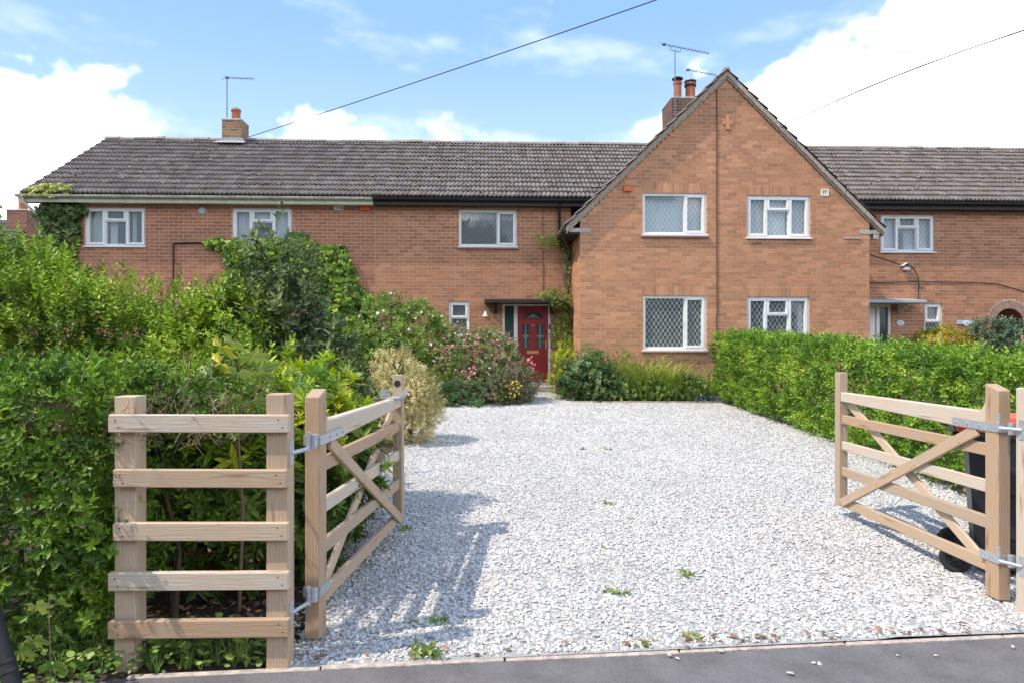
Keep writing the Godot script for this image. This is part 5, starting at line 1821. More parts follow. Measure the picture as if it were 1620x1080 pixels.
func bush_stems(parent: Node, n: int, h: float, spread: float, r: float) -> void:
	var all := []
	for k in n:
		var a := TAU * k / n + rng.randf_range(-0.4, 0.4)
		var o := Vector3(cos(a), 0, sin(a)) * spread
		all.append([o * 0.12 + Vector3(0, -0.05, 0), o * 0.3 + Vector3(0, h * 0.35, 0) + rnd() * 0.05, o * 0.75 + Vector3(0, h * 0.7, 0) + rnd() * 0.08, o + Vector3(0, h, 0)])
	stems(parent, all, r, M.bark)

func flower_mesh(petals: int, wide: float) -> ArrayMesh:
	var mb := MB.new()
	for k in petals:
		var a := TAU * k / petals
		var d := Vector3(cos(a), 0.35, sin(a)).normalized()
		leaf(mb, Vector3.ZERO, d, Vector3.UP, wide * 0.5, wide * 0.42, -0.15, false)
	return mb.mesh()

func tuft_mesh(sd: int, blades: int, len: float, wid: float, droop: float) -> ArrayMesh:
	var r := RandomNumberGenerator.new()
	r.seed = sd
	var mb := MB.new()
	for k in blades:
		var a := r.randf_range(0, TAU)
		var o := Vector3(cos(a), 0, sin(a))
		var lean := r.randf_range(0.08, 0.5)
		var l := len * r.randf_range(0.6, 1.1)
		var side := o.cross(Vector3.UP).normalized() * wid
		var prev := o * 0.03
		var n := 4
		for q in n:
			var t := (q + 1.0) / n
			var nxt := o * (0.03 + l * (sin(lean) * t + droop * t * t * 0.55)) + Vector3.UP * l * (t * cos(lean) - droop * 0.35 * t * t * t)
			var w0 := 1.0 - 0.8 * q / n
			var w1 := 1.0 - 0.8 * (q + 1.0) / n
			mb.quad(prev - side * w0, prev + side * w0, nxt + side * w1, nxt - side * w1)
			prev = nxt
	return mb.mesh()

func palmate(size: float) -> ArrayMesh:
	# a five-lobed leaf with toothed lobes, base at the origin, pointing along +y, facing +z
	var rim := []
	for q in [[-150, 0.30], [-118, 0.62], [-96, 0.42], [-72, 0.74], [-58, 0.86], [-46, 0.74], [-28, 0.50], [-12, 0.86], [0, 1.0], [12, 0.86], [28, 0.50], [46, 0.74], [58, 0.86], [72, 0.74], [96, 0.42], [118, 0.62], [150, 0.30]]:
		var a := deg_to_rad(q[0])
		rim.append(Vector3(sin(a) * q[1], cos(a) * q[1] + 0.12, (0.16 if rim.size() % 2 else -0.05) * q[1] - 0.30 * q[1] * q[1]) * size)
	var mb := MB.new()
	var c := Vector3(0, 0.12, 0.05) * size
	for k in rim.size() - 1:
		mb.tri(c, rim[k + 1], rim[k])
	return mb.mesh()

func ivy_leaf(sd: int) -> ArrayMesh:
	var r := RandomNumberGenerator.new()
	r.seed = sd
	var mb := MB.new()
	for k in 4:
		var o := Vector3(r.randf_range(-0.06, 0.06), r.randf_range(-0.06, 0.06), r.randf_range(0, 0.04))
		var turn := Basis(Vector3.BACK, r.randf_range(-1.0, 1.0) + PI) * Basis(Vector3.RIGHT, r.randf_range(-0.7, 0.5))
		var s := r.randf_range(0.035, 0.055)
		var rim := []
		for q in [[-140, 0.55], [-100, 0.95], [-70, 0.62], [-45, 1.0], [-22, 0.7], [0, 1.35], [22, 0.7], [45, 1.0], [70, 0.62], [100, 0.95], [140, 0.55]]:
			var a := deg_to_rad(q[0])
			rim.append(o + turn * (Vector3(sin(a) * q[1], cos(a) * q[1], -0.12 * q[1]) * s))
		for j in rim.size():
			mb.tri(o, rim[(j + 1) % rim.size()], rim[j])
	return mb.mesh()

func wall_ivy(parent: Node, shapes: Array, per_m2: float, pal: Array, origin: Vector3, deep: float) -> void:
	# shapes: ellipses on the wall in the terrace frame: x, y, rx, ry
	var items := []
	for e in shapes:
		for k in int(PI * e[2] * e[3] * per_m2):
			var a := rng.randf_range(0, TAU)
			var r := sqrt(rng.randf()) * (1.0 + 0.25 * lump.get_noise_2d(a * 2.0 + e[0] * 5.0, e[1] * 3.0))
			var z := rng.randf_range(0.02, deep) * (1.15 - 0.6 * r)
			var p := hx(Vector3(e[0] + cos(a) * r * e[2], e[1] + sin(a) * r * e[3], z))
			if p.y < 0.1: continue
			var b := Basis(Vector3.UP, rng.randf_range(-0.7, 0.7)) * Basis(Vector3.RIGHT, rng.randf_range(-0.9, 0.3)) * Basis(Vector3.BACK, rng.randf_range(-0.6, 0.6))
			items.append([Transform3D(b.scaled(Vector3.ONE * rng.randf_range(0.8, 1.35)), p - origin), tint(pal, p, 2.0)])
	split_scatter(parent, "foliage", [ivy_leaf(1), ivy_leaf(2)], M.leaf, items)

func plant(called: String, x: float, d: float, label: String, category := "shrub", group := "") -> Node3D:
	return thing(called, on_ground(x, d), label, category, group)

func build_plants() -> void:
	var privet := [sprig(1, 0.115, 5, 0.040, 0.019, 0.95), sprig(2, 0.10, 4, 0.043, 0.021, 1.05), sprig(3, 0.13, 5, 0.037, 0.017, 0.85)]
	var privet_far := [sprig(4, 0.12, 4, 0.046, 0.023, 0.95, 0.2, false), sprig(5, 0.10, 4, 0.05, 0.024, 1.05, 0.2, false)]
	# ---- clipped hedge along the far side of the drive
	var h := plant("privet_hedge", 5.1, 9.5, "long clipped green privet hedge behind the bin, bounding the drive", "hedge")
	var pts := block_points([4.62, 5.6, 0.08, 1.62, 4.5, 15.6], 520.0, 0.24, 0.10, "l") + block_points([4.62, 5.7, 0.1, 1.66, 4.5, 15.8], 420.0, 0.16, 0.13, "t") + block_points([4.62, 5.6, 0.1, 1.62, 4.5, 15.7], 420.0, 0.2, 0.09, "fb") 
	for q in pts:
		q[0].y = ground(-q[0].z) + q[0].y * (1.24 + (-q[0].z - 5.9) * 0.018) / 1.66
	pts = pts.filter(func(q): return lump.get_noise_3d(q[0].x * 3.4, q[0].y * 3.4, q[0].z * 3.4) > -0.26 or rng.randf() < 0.25)
	for k in 900:      # unclipped shoots along the top
		var d := rng.randf_range(4.6, 15.6)
		var up := lump.get_noise_2d(d * 2.0, 40.0)
		pts.append([Vector3(rng.randf_range(4.6, 5.6), ground(d) + 1.25 + 0.018 * (d - 5.9) + 0.14 * up + rng.randf_range(-0.05, 0.09), -d), Vector3.UP])
	split_scatter(h, "foliage", privet_far, M.leaf, leafy(pts, PRIVET, 1.05, 0.5, 0.75, h.position))
	bush_stems_row(h, 4.95, 5.2, 4.8, 15.2, 20, 1.2)
	# ---- hedge on the street front, beside and behind the fence
	var fh := plant("privet_hedge", -2.9, 3.9, "near privet hedge growing round the timber fence panel, dense and dark green", "hedge")
	pts = block_points([-5.4, -2.06, 0.16, 1.42, 3.36, 4.5], 900.0, 0.20, 0.09, "fr") + block_points([-5.4, -2.06, 0.1, 1.40, 3.36, 4.6], 650.0, 0.12, 0.07, "t")
	pts += block_points([-2.3, -1.62, 0.45, 1.36, 4.0, 4.6], 560.0, 0.3, 0.12, "ft") + block_points([-2.2, -1.5, 1.1, 1.42, 3.75, 4.5], 420.0, 0.2, 0.12, "ft")
	pts = pts.filter(func(q): return lump.get_noise_3d(q[0].x * 4.4, q[0].y * 4.4, q[0].z * 4.4) > -0.26 or rng.randf() < 0.25)
	pts = pts.filter(func(q): return q[0].y < 1.15 or q[0].x < -3.3 or lump.get_noise_3d(q[0].x * 2.2, 3.0, q[0].z * 2.2) > 0.0 or rng.randf() < 0.5)
	split_scatter(fh, "foliage", privet, M.leaf, leafy(pts, PRIVET_DEEP, 1.0, 0.35, 0.7, fh.position, 2.2))
	# bare clipped twigs where the top was cut
	var tw := []
	for k in 800:
		var p := pt(rng.randf_range(-3.5, -1.45), rng.randf_range(1.05, 1.31), rng.randf_range(3.35, 4.3))
		var dir := (Vector3.UP * 0.7 + rnd() * 0.8).normalized()
		tw.append([Transform3D(aim(dir, rng.randf_range(0.35, 0.75)), p - fh.position), Color(0.25, 0.175, 0.11) * rng.randf_range(0.6, 1.4)])
	for k in 240:
		var p := pt(rng.randf_range(-2.3, -1.5), rng.randf_range(1.0, 1.46), rng.randf_range(3.8, 4.3))
		var dir := (Vector3.UP * 0.6 + rnd() * 0.8).normalized()
		tw.append([Transform3D(aim(dir, rng.randf_range(0.35, 0.8)), p - fh.position), Color(0.25, 0.175, 0.11) * rng.randf_range(0.6, 1.3)])
	var twm := MB.new()
	twm.tube([Vector3.ZERO, Vector3(0.01, 0.09, 0.006), Vector3(-0.004, 0.2, 0.0)], 0.0045, 0.002, 4)
	twm.tube([Vector3(0.01, 0.08, 0.005), Vector3(0.05, 0.15, 0.02)], 0.003, 0.0015, 3)
	twm.tube([Vector3(0.0, 0.12, 0.003), Vector3(-0.045, 0.18, -0.02)], 0.003, 0.0015, 3)
	tag(scatter(fh, "twigs", twm.mesh(), M.dead, tw), "", "", "", "stuff")
	bush_stems_row(fh, -3.2, -1.9, 3.9, 4.3, 14, 1.2)
	# ---- overgrown privet further back
	var og := plant("overgrown_privet", -4.3, 6.8, "tall overgrown bright yellow-green privet below the plain white windows", "shrub")
	pts = blob_points([[-5.4, 1.35, 7.0, 1.25, 1.35, 1.0], [-4.3, 1.1, 6.9, 1.0, 1.08, 0.9], [-3.45, 0.98, 6.9, 0.8, 0.92, 0.8], [-2.75, 0.95, 6.7, 0.75, 0.95, 0.7], [-6.6, 1.3, 7.2, 1.2, 1.45, 1.0]], 300.0, 0.3, 0.16)
	pts = pts.filter(func(q): return q[0].y > 1.7 or rng.randf() < 0.22 or (q[0].x > -3.3 and rng.randf() < 0.4))
	pts += blob_points([[-5.6, 0.8, 7.7, 1.2, 0.95, 0.6], [-4.2, 0.75, 7.6, 1.1, 0.9, 0.6], [-3.2, 0.7, 7.4, 0.9, 0.85, 0.5], [-6.8, 0.8, 7.8, 1.0, 1.0, 0.6]], 260.0, 0.3, 0.12)
	pts += blob_points([[-2.62, 1.25, 5.95, 0.55, 0.72, 0.45], [-2.15, 1.05, 5.45, 0.38, 0.5, 0.32], [-2.35, 1.5, 5.8, 0.3, 0.5, 0.3]], 330.0, 0.3, 0.16)
	for k in 420:      # whippy new shoots
		var p := pt(rng.randf_range(-6.4, -2.3), 0, rng.randf_range(6.2, 7.4))
		p.y = 2.16 + (-p.x - 4.3) * 0.22 + rng.randf_range(-0.25, 0.18) + 0.16 * lump.get_noise_2d(p.x * 3.0, 5.0)
		pts.append([p, Vector3.UP])
	split_scatter(og, "foliage", privet, M.leaf, leafy(pts, PRIVET_NEW, 1.25, 0.75, 0.6, og.position))
	bush_stems(og, 9, 1.3, 0.9, 0.022)
	# ---- dark evergreen shrub
	var dk := plant("evergreen_shrub", -1.75, 6.0, "big dark glossy evergreen shrub with a pointed top behind the fence", "shrub")
	var dark := [sprig(11, 0.17, 4, 0.085, 0.038, 1.0, 0.2), sprig(12, 0.14, 3, 0.078, 0.036, 1.1, 0.25)]
	pts = blob_points([[-1.9, 1.0, 6.0, 0.56, 0.85, 0.55], [-1.68, 0.9, 6.0, 0.42, 0.75, 0.5], [-2.1, 1.75, 6.05, 0.30, 0.55, 0.32], [-2.05, 2.2, 6.0, 0.13, 0.36, 0.15], [-1.85, 1.95, 6.0, 0.14, 0.3, 0.16], [-1.75, 1.35, 6.0, 0.26, 0.36, 0.32], [-2.3, 1.7, 6.1, 0.28, 0.4, 0.3], [-1.5, 0.75, 5.8, 0.28, 0.42, 0.3]], 170.0, 0.42, 0.16)
	split_scatter(dk, "foliage", dark, M.leaf, leafy(pts, DARK_GREEN, 0.82, 0.35, 0.75, dk.position))
	bush_stems(dk, 8, 1.35, 0.35, 0.02)
	# ---- lime-leaved shrub behind the gate
	var lm := plant("lime_shrub", -1.5, 4.7, "lime-yellow leaved shrub growing behind the open gate and the fence", "shrub")
	var whorls := [sprig(21, 0.12, 3, 0.10, 0.028, 1.15, 0.18, true, true, 4), sprig(22, 0.10, 3, 0.09, 0.027, 1.05, 0.2, true, true, 4)]
	pts = blob_points([[-1.62, 0.95, 4.75, 0.42, 0.42, 0.38], [-1.42, 0.62, 4.95, 0.36, 0.5, 0.45], [-1.5, 0.95, 5.3, 0.32, 0.42, 0.4], [-1.75, 0.75, 4.5, 0.34, 0.4, 0.28], [-1.9, 0.5, 4.35, 0.3, 0.4, 0.24], [-1.5, 0.42, 4.5, 0.3, 0.34, 0.28], [-2.3, 0.6, 4.4, 0.3, 0.5, 0.24], [-1.35, 0.75, 4.45, 0.2, 0.4, 0.2], [-2.0, 0.95, 4.2, 0.3, 0.35, 0.2]], 170.0, 0.4, 0.09)
	var limes := []
	var greens := []
	for q in pts:
		if lump.get_noise_3d(q[0].x * 1.7, q[0].y * 1.7 + 9.0, q[0].z * 1.7) + 0.55 * (q[0].y - 0.95) > -0.02: limes.append(q)
		else: greens.append(q)
	split_scatter(lm, "foliage", whorls, M.leaf, leafy(limes, LIME, 0.95, 0.6, 0.5, lm.position) + leafy(greens, MID_GREEN, 0.95, 0.5, 0.6, lm.position))
	bush_stems(lm, 7, 0.8, 0.35, 0.014)
	# ---- sycamore sapling with big lobed leaves
	var sy := plant("sycamore_sapling", -1.62, 4.05, "sycamore sapling with a few big pale lobed leaves rising above the fence", "sapling")
	var st := MB.new()
	st.tube([Vector3(0, 0, 0), Vector3(0.03, 0.6, 0.02), Vector3(0.0, 1.1, 0.03), Vector3(0.06, 1.5, 0.05)], 0.012, 0.005, 6)
	part(sy, "stem", st.mesh(), M.twig)
	var pm := palmate(0.13)
	var sp := [[0.00, 1.62, 0.08, 2.6, 0.9, 1], [-0.05, 1.50, 0.12, 2.2, 0.7, 2], [0.10, 1.54, 0.10, 3.5, 0.8, 0], [0.14, 1.46, 0.10, 3.9, 0.6, 0], [-0.12, 1.42, 0.1, 2.0, 0.5, 0], [0.02, 1.30, 0.16, 3.1, 0.35, 0], [0.12, 1.28, 0.10, 3.6, 0.4, 0], [-0.08, 1.60, 0.04, 2.5, 0.8, 2], [0.05, 1.45, 0.14, 2.9, 0.6, 1], [-0.16, 1.22, 0.1, 2.4, 0.5, 0]]
	for q in sp:
		var lo := MeshInstance3D.new()
		lo.name = "leaf"
		lo.mesh = pm
		lo.material_override = M.get("leaf_" + str(q[5]))
		sy.add_child(lo, true)
		lo.transform = Transform3D(Basis(Vector3.BACK, q[3]) * Basis(Vector3.RIGHT, -q[4]), Vector3(q[0], q[1] - 0.02, q[2]))
	# ---- golden shrub by the drive
	var gs := plant("golden_shrub", -1.50, 9.9, "rounded straw-gold fine-leaved shrub beside the gravel", "shrub")
	var small := [sprig(31, 0.09, 5, 0.022, 0.012, 1.0, 0.1, false), sprig(32, 0.08, 5, 0.024, 0.012, 1.1, 0.1, false)]
	pts = blob_points([[-1.66, 1.06, 9.9, 0.38, 0.42, 0.40], [-1.42, 0.84, 9.8, 0.36, 0.36, 0.4], [-1.48, 0.45, 9.9, 0.36, 0.36, 0.4], [-1.75, 0.6, 10.0, 0.36, 0.5, 0.4], [-1.25, 0.6, 9.85, 0.2, 0.24, 0.2]], 560.0, 0.3, 0.10)
	split_scatter(gs, "foliage", small, M.leaf_dull, leafy(pts, GOLD, 1.15, 0.5, 0.6, gs.position, 3.0))
	bush_stems(gs, 6, 0.7, 0.3, 0.014)
	far_beds(privet_far, small)
	front_small()
	street_trees()

func bush_stems_row(parent: Node, x0: float, x1: float, d0: float, d1: float, n: int, h: float) -> void:
	var all := []
	for k in n:
		var t := (k + rng.randf()) / n
		var p := on_ground(lerpf(x0, x1, rng.randf() if absf(x1 - x0) < 0.6 else t), lerpf(d0, d1, t if absf(x1 - x0) < 0.6 else rng.randf()), -0.03)
		p -= parent.position
		all.append([p, p + Vector3(0, h * 0.4, 0) + rnd() * 0.06, p + Vector3(0, h * 0.8, 0) + rnd() * 0.14, p + Vector3(0, h, 0) + rnd() * 0.2])
	stems(parent, all, 0.018, M.bark)

func far_beds(privet_far: Array, small: Array) -> void:
	var loose := [sprig(41, 0.16, 4, 0.07, 0.034, 1.0, 0.2, false), sprig(42, 0.14, 4, 0.065, 0.03, 1.1, 0.2, false)]
	var round_ := [sprig(43, 0.12, 4, 0.075, 0.05, 1.05, 0.2, false), sprig(44, 0.10, 3, 0.07, 0.048, 1.15, 0.2, false)]
	var pts := []
	# rambling white rose against the wall
	var r := plant("rambling_rose", -2.6, 15.8, "rambling rose with white flowers under the brick wall by the small window", "rose")
	var blobs := [[-2.95, 1.85, 15.9, 0.62, 0.85, 0.5], [-2.2, 1.75, 15.9, 0.62, 0.85, 0.5], [-1.75, 1.45, 15.7, 0.5, 0.8, 0.5], [-2.6, 1.1, 15.4, 0.8, 0.8, 0.6], [-3.3, 1.2, 15.6, 0.5, 0.9, 0.6]]
	pts = blob_points(blobs, 190.0, 0.3, 0.16)
	split_scatter(r, "foliage", loose, M.leaf, leafy(pts, MID_GREEN, 1.0, 0.4, 0.8, r.position))
	var fl := []
	for q in blob_points(blobs.slice(0, 3), 9.0, 0.02, 0.16):
		fl.append([Transform3D(aim(q[1] + Vector3(0, 0.3, 0.6), rng.randf_range(0.7, 1.2)), q[0] - r.position + q[1] * 0.06), Color(0.80, 0.72, 0.68)])
	tag(scatter(r, "blossom", flower_mesh(6, 0.085), M.petal, fl), "", "", "", "stuff")
	bush_stems(r, 7, 1.3, 0.6, 0.018)
	# pink flowering shrub by the door
	var p := plant("pink_shrub", -0.75, 15.2, "arching shrub covered in pink flowers beside the red door", "shrub")
	blobs = [[-1.15, 1.05, 15.3, 0.62, 0.85, 0.5], [-0.5, 1.25, 15.5, 0.55, 0.68, 0.5], [-0.15, 0.95, 15.4, 0.45, 0.6, 0.45], [-0.75, 0.75, 15.0, 0.6, 0.5, 0.45]]
	pts = blob_points(blobs, 210.0, 0.3, 0.14)
	var palp := [Color(0.09, 0.15, 0.045), Color(0.16, 0.24, 0.065), Color(0.27, 0.33, 0.11), Color(0.38, 0.31, 0.16)]
	split_scatter(p, "foliage", loose, M.leaf_dull, leafy(pts, palp, 0.85, 0.3, 0.8, p.position))
	fl = []
	for q in blob_points(blobs, 130.0, 0.03, 0.14):
		if lump.get_noise_3d(q[0].x * 3.0, q[0].y * 3.0, q[0].z * 3.0 + 7.0) < 0.05: continue
		var c: Color = [Color(0.70, 0.18, 0.27), Color(0.76, 0.34, 0.38), Color(0.78, 0.48, 0.44), Color(0.62, 0.13, 0.23)][rng.randi() % 4]
		fl.append([Transform3D(aim(q[1] + rnd() * 0.5, rng.randf_range(0.6, 1.2)), q[0] - p.position + q[1] * 0.05), c])
	for q in [[0.42, 1.28], [0.48, 1.2], [0.45, 1.12], [0.38, 1.22], [0.5, 1.05], [-1.35, 1.95], [-1.25, 1.98], [-1.15, 1.96], [-1.3, 2.02]]:
		for s in 3:
			fl.append([Transform3D(aim(rnd() + Vector3(0, 0.2, 0.8), 1.0), pt(q[0], q[1], 15.2) + rnd() * 0.05 - p.position), Color(0.66, 0.26, 0.28)])
	tag(scatter(p, "blossom", flower_mesh(5, 0.075), M.petal, fl), "", "", "", "stuff")
	bush_stems(p, 8, 1.2, 0.6, 0.012)
	# strap-leaved clump between rose and pink shrub
	var sl := plant("strap_leaf_clump", -1.55, 14.9, "clump of tall arching strap leaves between the rose and the pink shrub", "plant")
	var items := []
	for k in 26:
		items.append([Transform3D(Basis(Vector3.UP, rng.randf_range(0, TAU)).scaled(Vector3.ONE * rng.randf_range(0.8, 1.15)), Vector3(rng.randf_range(-0.35, 0.3), 0, rng.randf_range(-0.2, 0.2))), tint(MID_GREEN, Vector3(k, 0, 0))])
	tag(scatter(sl, "blades", tuft_mesh(51, 12, 1.25, 0.014, 0.6), M.leaf_dull, items), "", "", "", "stuff")
	# low broad-leaved plant on the edge of the gravel
	var bl := plant("hollyhock", -1.05, 14.35, "low hollyhock with broad pale green leaves spilling over the gravel", "plant")
	var pm := palmate(0.10)
	items = []
	for k in 150:
		var x := rng.randf_range(-0.62, 0.45)
		var y: float = absf(rng.randf_range(0.03, 0.62)) * (1.0 - 0.4 * absf(x))
		var q := Vector3(x, y, rng.randf_range(-0.2, 0.3) + 0.15 * (0.5 - y))
		items.append([Transform3D((Basis(Vector3.BACK, rng.randf_range(2.2, 4.1)) * Basis(Vector3.RIGHT, -rng.randf_range(0.2, 1.2))).scaled(Vector3.ONE * rng.randf_range(0.6, 1.2)), q), tint([Color(0.05, 0.11, 0.04), Color(0.10, 0.18, 0.07), Color(0.19, 0.27, 0.12)], q)])
	tag(scatter(bl, "foliage", pm, M.leaf_dull, items), "", "", "", "stuff")
	# yellow-flowered bush at the corner by the step
	var yb := plant("yellow_flowered_bush", 0.05, 14.75, "small grey-green bush dotted with yellow flowers near the door step", "shrub")
	blobs = [[-0.15, 0.62, 14.8, 0.52, 0.42, 0.35], [0.22, 0.68, 15.0, 0.32, 0.42, 0.35], [-0.45, 0.5, 14.6, 0.3, 0.3, 0.3]]
	pts = blob_points(blobs, 420.0, 0.3, 0.1)
	split_scatter(yb, "foliage", small, M.leaf_dull, leafy(pts, [Color(0.06, 0.085, 0.035), Color(0.10, 0.13, 0.05), Color(0.17, 0.18, 0.08), Color(0.22, 0.17, 0.12)], 1.5, 0.5, 0.7, yb.position))
	fl = []
	for k in 26:
		fl.append([Transform3D(aim(Vector3(0, 0.4, 1) + rnd() * 0.4, rng.randf_range(0.6, 1.0)), pt(rng.randf_range(-0.25, 0.25), rng.randf_range(0.5, 0.85), 14.42) - yb.position), Color(0.75, 0.48, 0.02)])
	tag(scatter(yb, "blossom", flower_mesh(5, 0.055), M.petal, fl), "", "", "", "stuff")
	# ---- bed under the gable
	var cs := plant("camellia_shrub", 1.85, 15.5, "low rounded dark glossy shrub in the bed under the gable", "shrub")
	blobs = [[1.62, 0.82, 15.6, 0.44, 0.48, 0.42], [2.05, 0.66, 15.5, 0.44, 0.40, 0.40], [1.38, 0.62, 15.5, 0.26, 0.32, 0.3], [1.9, 1.0, 15.7, 0.26, 0.3, 0.26], [2.35, 0.55, 15.5, 0.25, 0.26, 0.25]]
	split_scatter(cs, "foliage", round_, M.leaf, leafy(blob_points(blobs, 230.0, 0.35, 0.2), [Color(0.04, 0.085, 0.03), Color(0.075, 0.14, 0.05), Color(0.15, 0.24, 0.09), Color(0.32, 0.40, 0.2)], 0.95, 0.35, 0.7, cs.position))
	var gp := plant("golden_leaved_plant", 1.15, 16.3, "upright yellow-green plant between the red door and the downpipe", "plant")
	blobs = [[1.12, 0.95, 16.3, 0.22, 0.5, 0.22], [1.3, 1.3, 16.6, 0.2, 0.35, 0.2], [1.15, 0.6, 16.2, 0.26, 0.3, 0.24]]
	split_scatter(gp, "foliage", loose, M.leaf, leafy(blob_points(blobs, 170.0, 0.4, 0.1), LIME, 0.7, 0.6, 0.6, gp.position))
	var rb := plant("red_rose", 2.2, 16.0, "thin rose bush with dark red buds against the gable wall", "rose")
	blobs = [[1.75, 1.15, 16.0, 0.3, 0.5, 0.16], [2.5, 1.05, 16.0, 0.4, 0.4, 0.16]]
	split_scatter(rb, "foliage", loose, M.leaf, leafy(blob_points(blobs, 90.0, 0.5, 0.1), MID_GREEN, 0.75, 0.4, 0.8, rb.position))
	fl = []
	for k in 22:
		fl.append([Transform3D(aim(rnd() + Vector3(0, 0.6, 0.5), rng.randf_range(0.5, 0.9)), pt(rng.randf_range(1.6, 2.5), rng.randf_range(1.2, 1.65), 15.95) - rb.position), Color(0.30, 0.03, 0.05)])
	tag(scatter(rb, "buds", flower_mesh(4, 0.06), M.petal, fl), "", "", "", "stuff")
	stems(rb, [[Vector3(-0.4, 0, 0), Vector3(-0.45, 0.7, 0), Vector3(-0.35, 1.25, 0)], [Vector3(-0.2, 0, 0), Vector3(0.1, 0.6, 0), Vector3(0.2, 1.1, 0)]], 0.009, M.twig)
	for q in [[2.75, 15.75, 1.35, 44, "tall clump of fine arching grassy leaves under the leaded window", MID_GREEN], [3.35, 15.7, 1.25, 40, "yellowing clump of grassy leaves in the bed beside the fine tall clump", LIME], [4.05, 15.6, 1.0, 44, "dense grassy clump where the bed meets the clipped hedge", MID_GREEN]]:
		var gr := plant("grassy_clump", q[0], q[1], q[4], "plant", "grassy clumps in the bed under the gable")
		items = []
		for k in q[3]:
			var o := Vector3(rng.randf_range(-0.5, 0.5), 0, rng.randf_range(-0.3, 0.42))
			items.append([Transform3D(Basis(Vector3.UP, rng.randf_range(0, TAU)).scaled(Vector3.ONE * q[2] * rng.randf_range(0.45, 1.1)), o), tint([q[5][1], q[5][2], Color(0.30, 0.31, 0.10)], o + Vector3(q[0], 0, 0))])
		tag(scatter(gr, "blades", tuft_mesh(60 + int(q[0] * 10), 14, 1.05, 0.010, 0.7), M.leaf_dull, items), "", "", "", "stuff")
	for q in [[2.55, 15.35, 0.30, "loose leafy perennial with pale leaves between the glossy shrub and the grassy clumps"], [3.25, 15.3, 0.26, "loose leafy perennial in front of the yellowing grassy clump"], [3.95, 15.3, 0.36, "loose leafy perennial beside the blue flowers"]]:
		var lp := plant("leafy_perennial", q[0], q[1], q[3], "plant", "leafy perennials in the bed under the gable")
		var hh: float = q[2]
		var bb := [[q[0], ground(q[1]) + hh * 0.8, q[1], 0.34, hh, 0.2], [q[0] + 0.25, ground(q[1]) + hh * 0.6, q[1] + 0.1, 0.25, hh * 0.8, 0.2]]
		split_scatter(lp, "foliage", loose, M.leaf_dull, leafy(blob_points(bb, 210.0, 0.5, 0.2), MID_GREEN, 0.8, 0.7, 0.7, lp.position))
	var bf := plant("blue_flowers", 4.35, 15.15, "low mat of small blue flowers at the foot of the hedge", "flowers")
	fl = []
	for k in 150:
		fl.append([Transform3D(aim(Vector3(0, 1, 0.6) + rnd() * 0.4, rng.randf_range(0.6, 1.2)), Vector3(rng.randf_range(-0.3, 0.3), rng.randf_range(0.05, 0.16), rng.randf_range(-0.15, 0.15))), Color(0.22, 0.27, 0.62)])
	tag(scatter(bf, "blossom", flower_mesh(5, 0.03), M.petal, fl), "", "", "", "stuff")
	items = []
	for k in 120:
		items.append([Transform3D(aim(Vector3.UP + rnd() * 0.6, 0.9), Vector3(rng.randf_range(-0.35, 0.35), 0.0, rng.randf_range(-0.18, 0.18))), tint(MID_GREEN, Vector3(k, 0, 0))])
	tag(scatter(bf, "foliage", small[0], M.leaf_dull, items), "", "", "", "stuff")
	# climber on the downpipe, reaching over the canopy
	var cl := thing("climber", hx(Vector3(1.45, 0.0, 0.2)), "pale green climber twining up the black downpipe and over the door canopy", "climber", "", atan(HOUSE_TURN))
	items = []
	for e in [[1.0, 3.95, 0.32, 0.16, 0.25, 60], [1.42, 3.55, 0.1, 0.3, 0.2, 30], [1.0, 2.52, 0.34, 0.13, 0.4, 70], [1.25, 2.30, 0.30, 0.10, 0.55, 50], [1.35, 1.85, 0.16, 0.45, 0.35, 110], [1.2, 1.5, 0.2, 0.25, 0.4, 60], [1.5, 2.8, 0.06, 0.7, 0.2, 26], [1.42, 0.9, 0.22, 0.4, 0.4, 90]]:
		for k in int(e[5] * 1.7):
			var o := Vector3(e[0] + e[2] * rng.randfn() * 0.6, e[1] + e[3] * rng.randfn() * 0.6, e[4] + rng.randf_range(-0.12, 0.12)) - Vector3(1.45, 0, 0.2)
			items.append([Transform3D(aim(Vector3(0, -0.2, 0.7) + rnd() * 0.9, rng.randf_range(0.55, 0.9)), o), tint([Color(0.13, 0.20, 0.04), Color(0.24, 0.32, 0.06), Color(0.40, 0.45, 0.14)], o)])
	split_scatter(cl, "foliage", loose, M.leaf, items)
	stems(cl, [[Vector3(0, 0, 0), Vector3(0.06, 1.2, 0.0), Vector3(-0.02, 2.3, 0.02), Vector3(0.04, 3.5, 0), Vector3(-0.4, 3.95, 0.1)], [Vector3(-0.02, 2.25, 0.02), Vector3(-0.4, 2.45, 0.2)]], 0.012, M.twig)
	# shrubs behind the clipped hedge
	var ye := thing("yellow_leaved_shrub", hx(Vector3(11.35, 0, 0.9)), "shrub with bright yellow leaves behind the hedge by the white door", "shrub")
	blobs = [[10.95, 1.72, 17.3, 0.42, 0.35, 0.35], [10.55, 1.58, 17.3, 0.35, 0.35, 0.3], [11.3, 1.55, 17.3, 0.4, 0.4, 0.35], [11.0, 0.9, 17.3, 0.6, 0.5, 0.35]]
	var yitems := leafy(blob_points(blobs, 190.0, 0.3, 0.1), [Color(0.12, 0.20, 0.02), Color(0.34, 0.34, 0.02), Color(0.62, 0.44, 0.015), Color(0.68, 0.50, 0.02)], 0.8, 0.4, 0.7, ye.position)
	split_scatter(ye, "foliage", loose, M.leaf, yitems)
	bush_stems(ye, 5, 0.9, 0.3, 0.012)
	var ge := thing("grey_leaved_shrub", hx(Vector3(12.9, 0, 0.95)), "rounded grey-green shrub behind the hedge in front of the passage arch", "shrub")
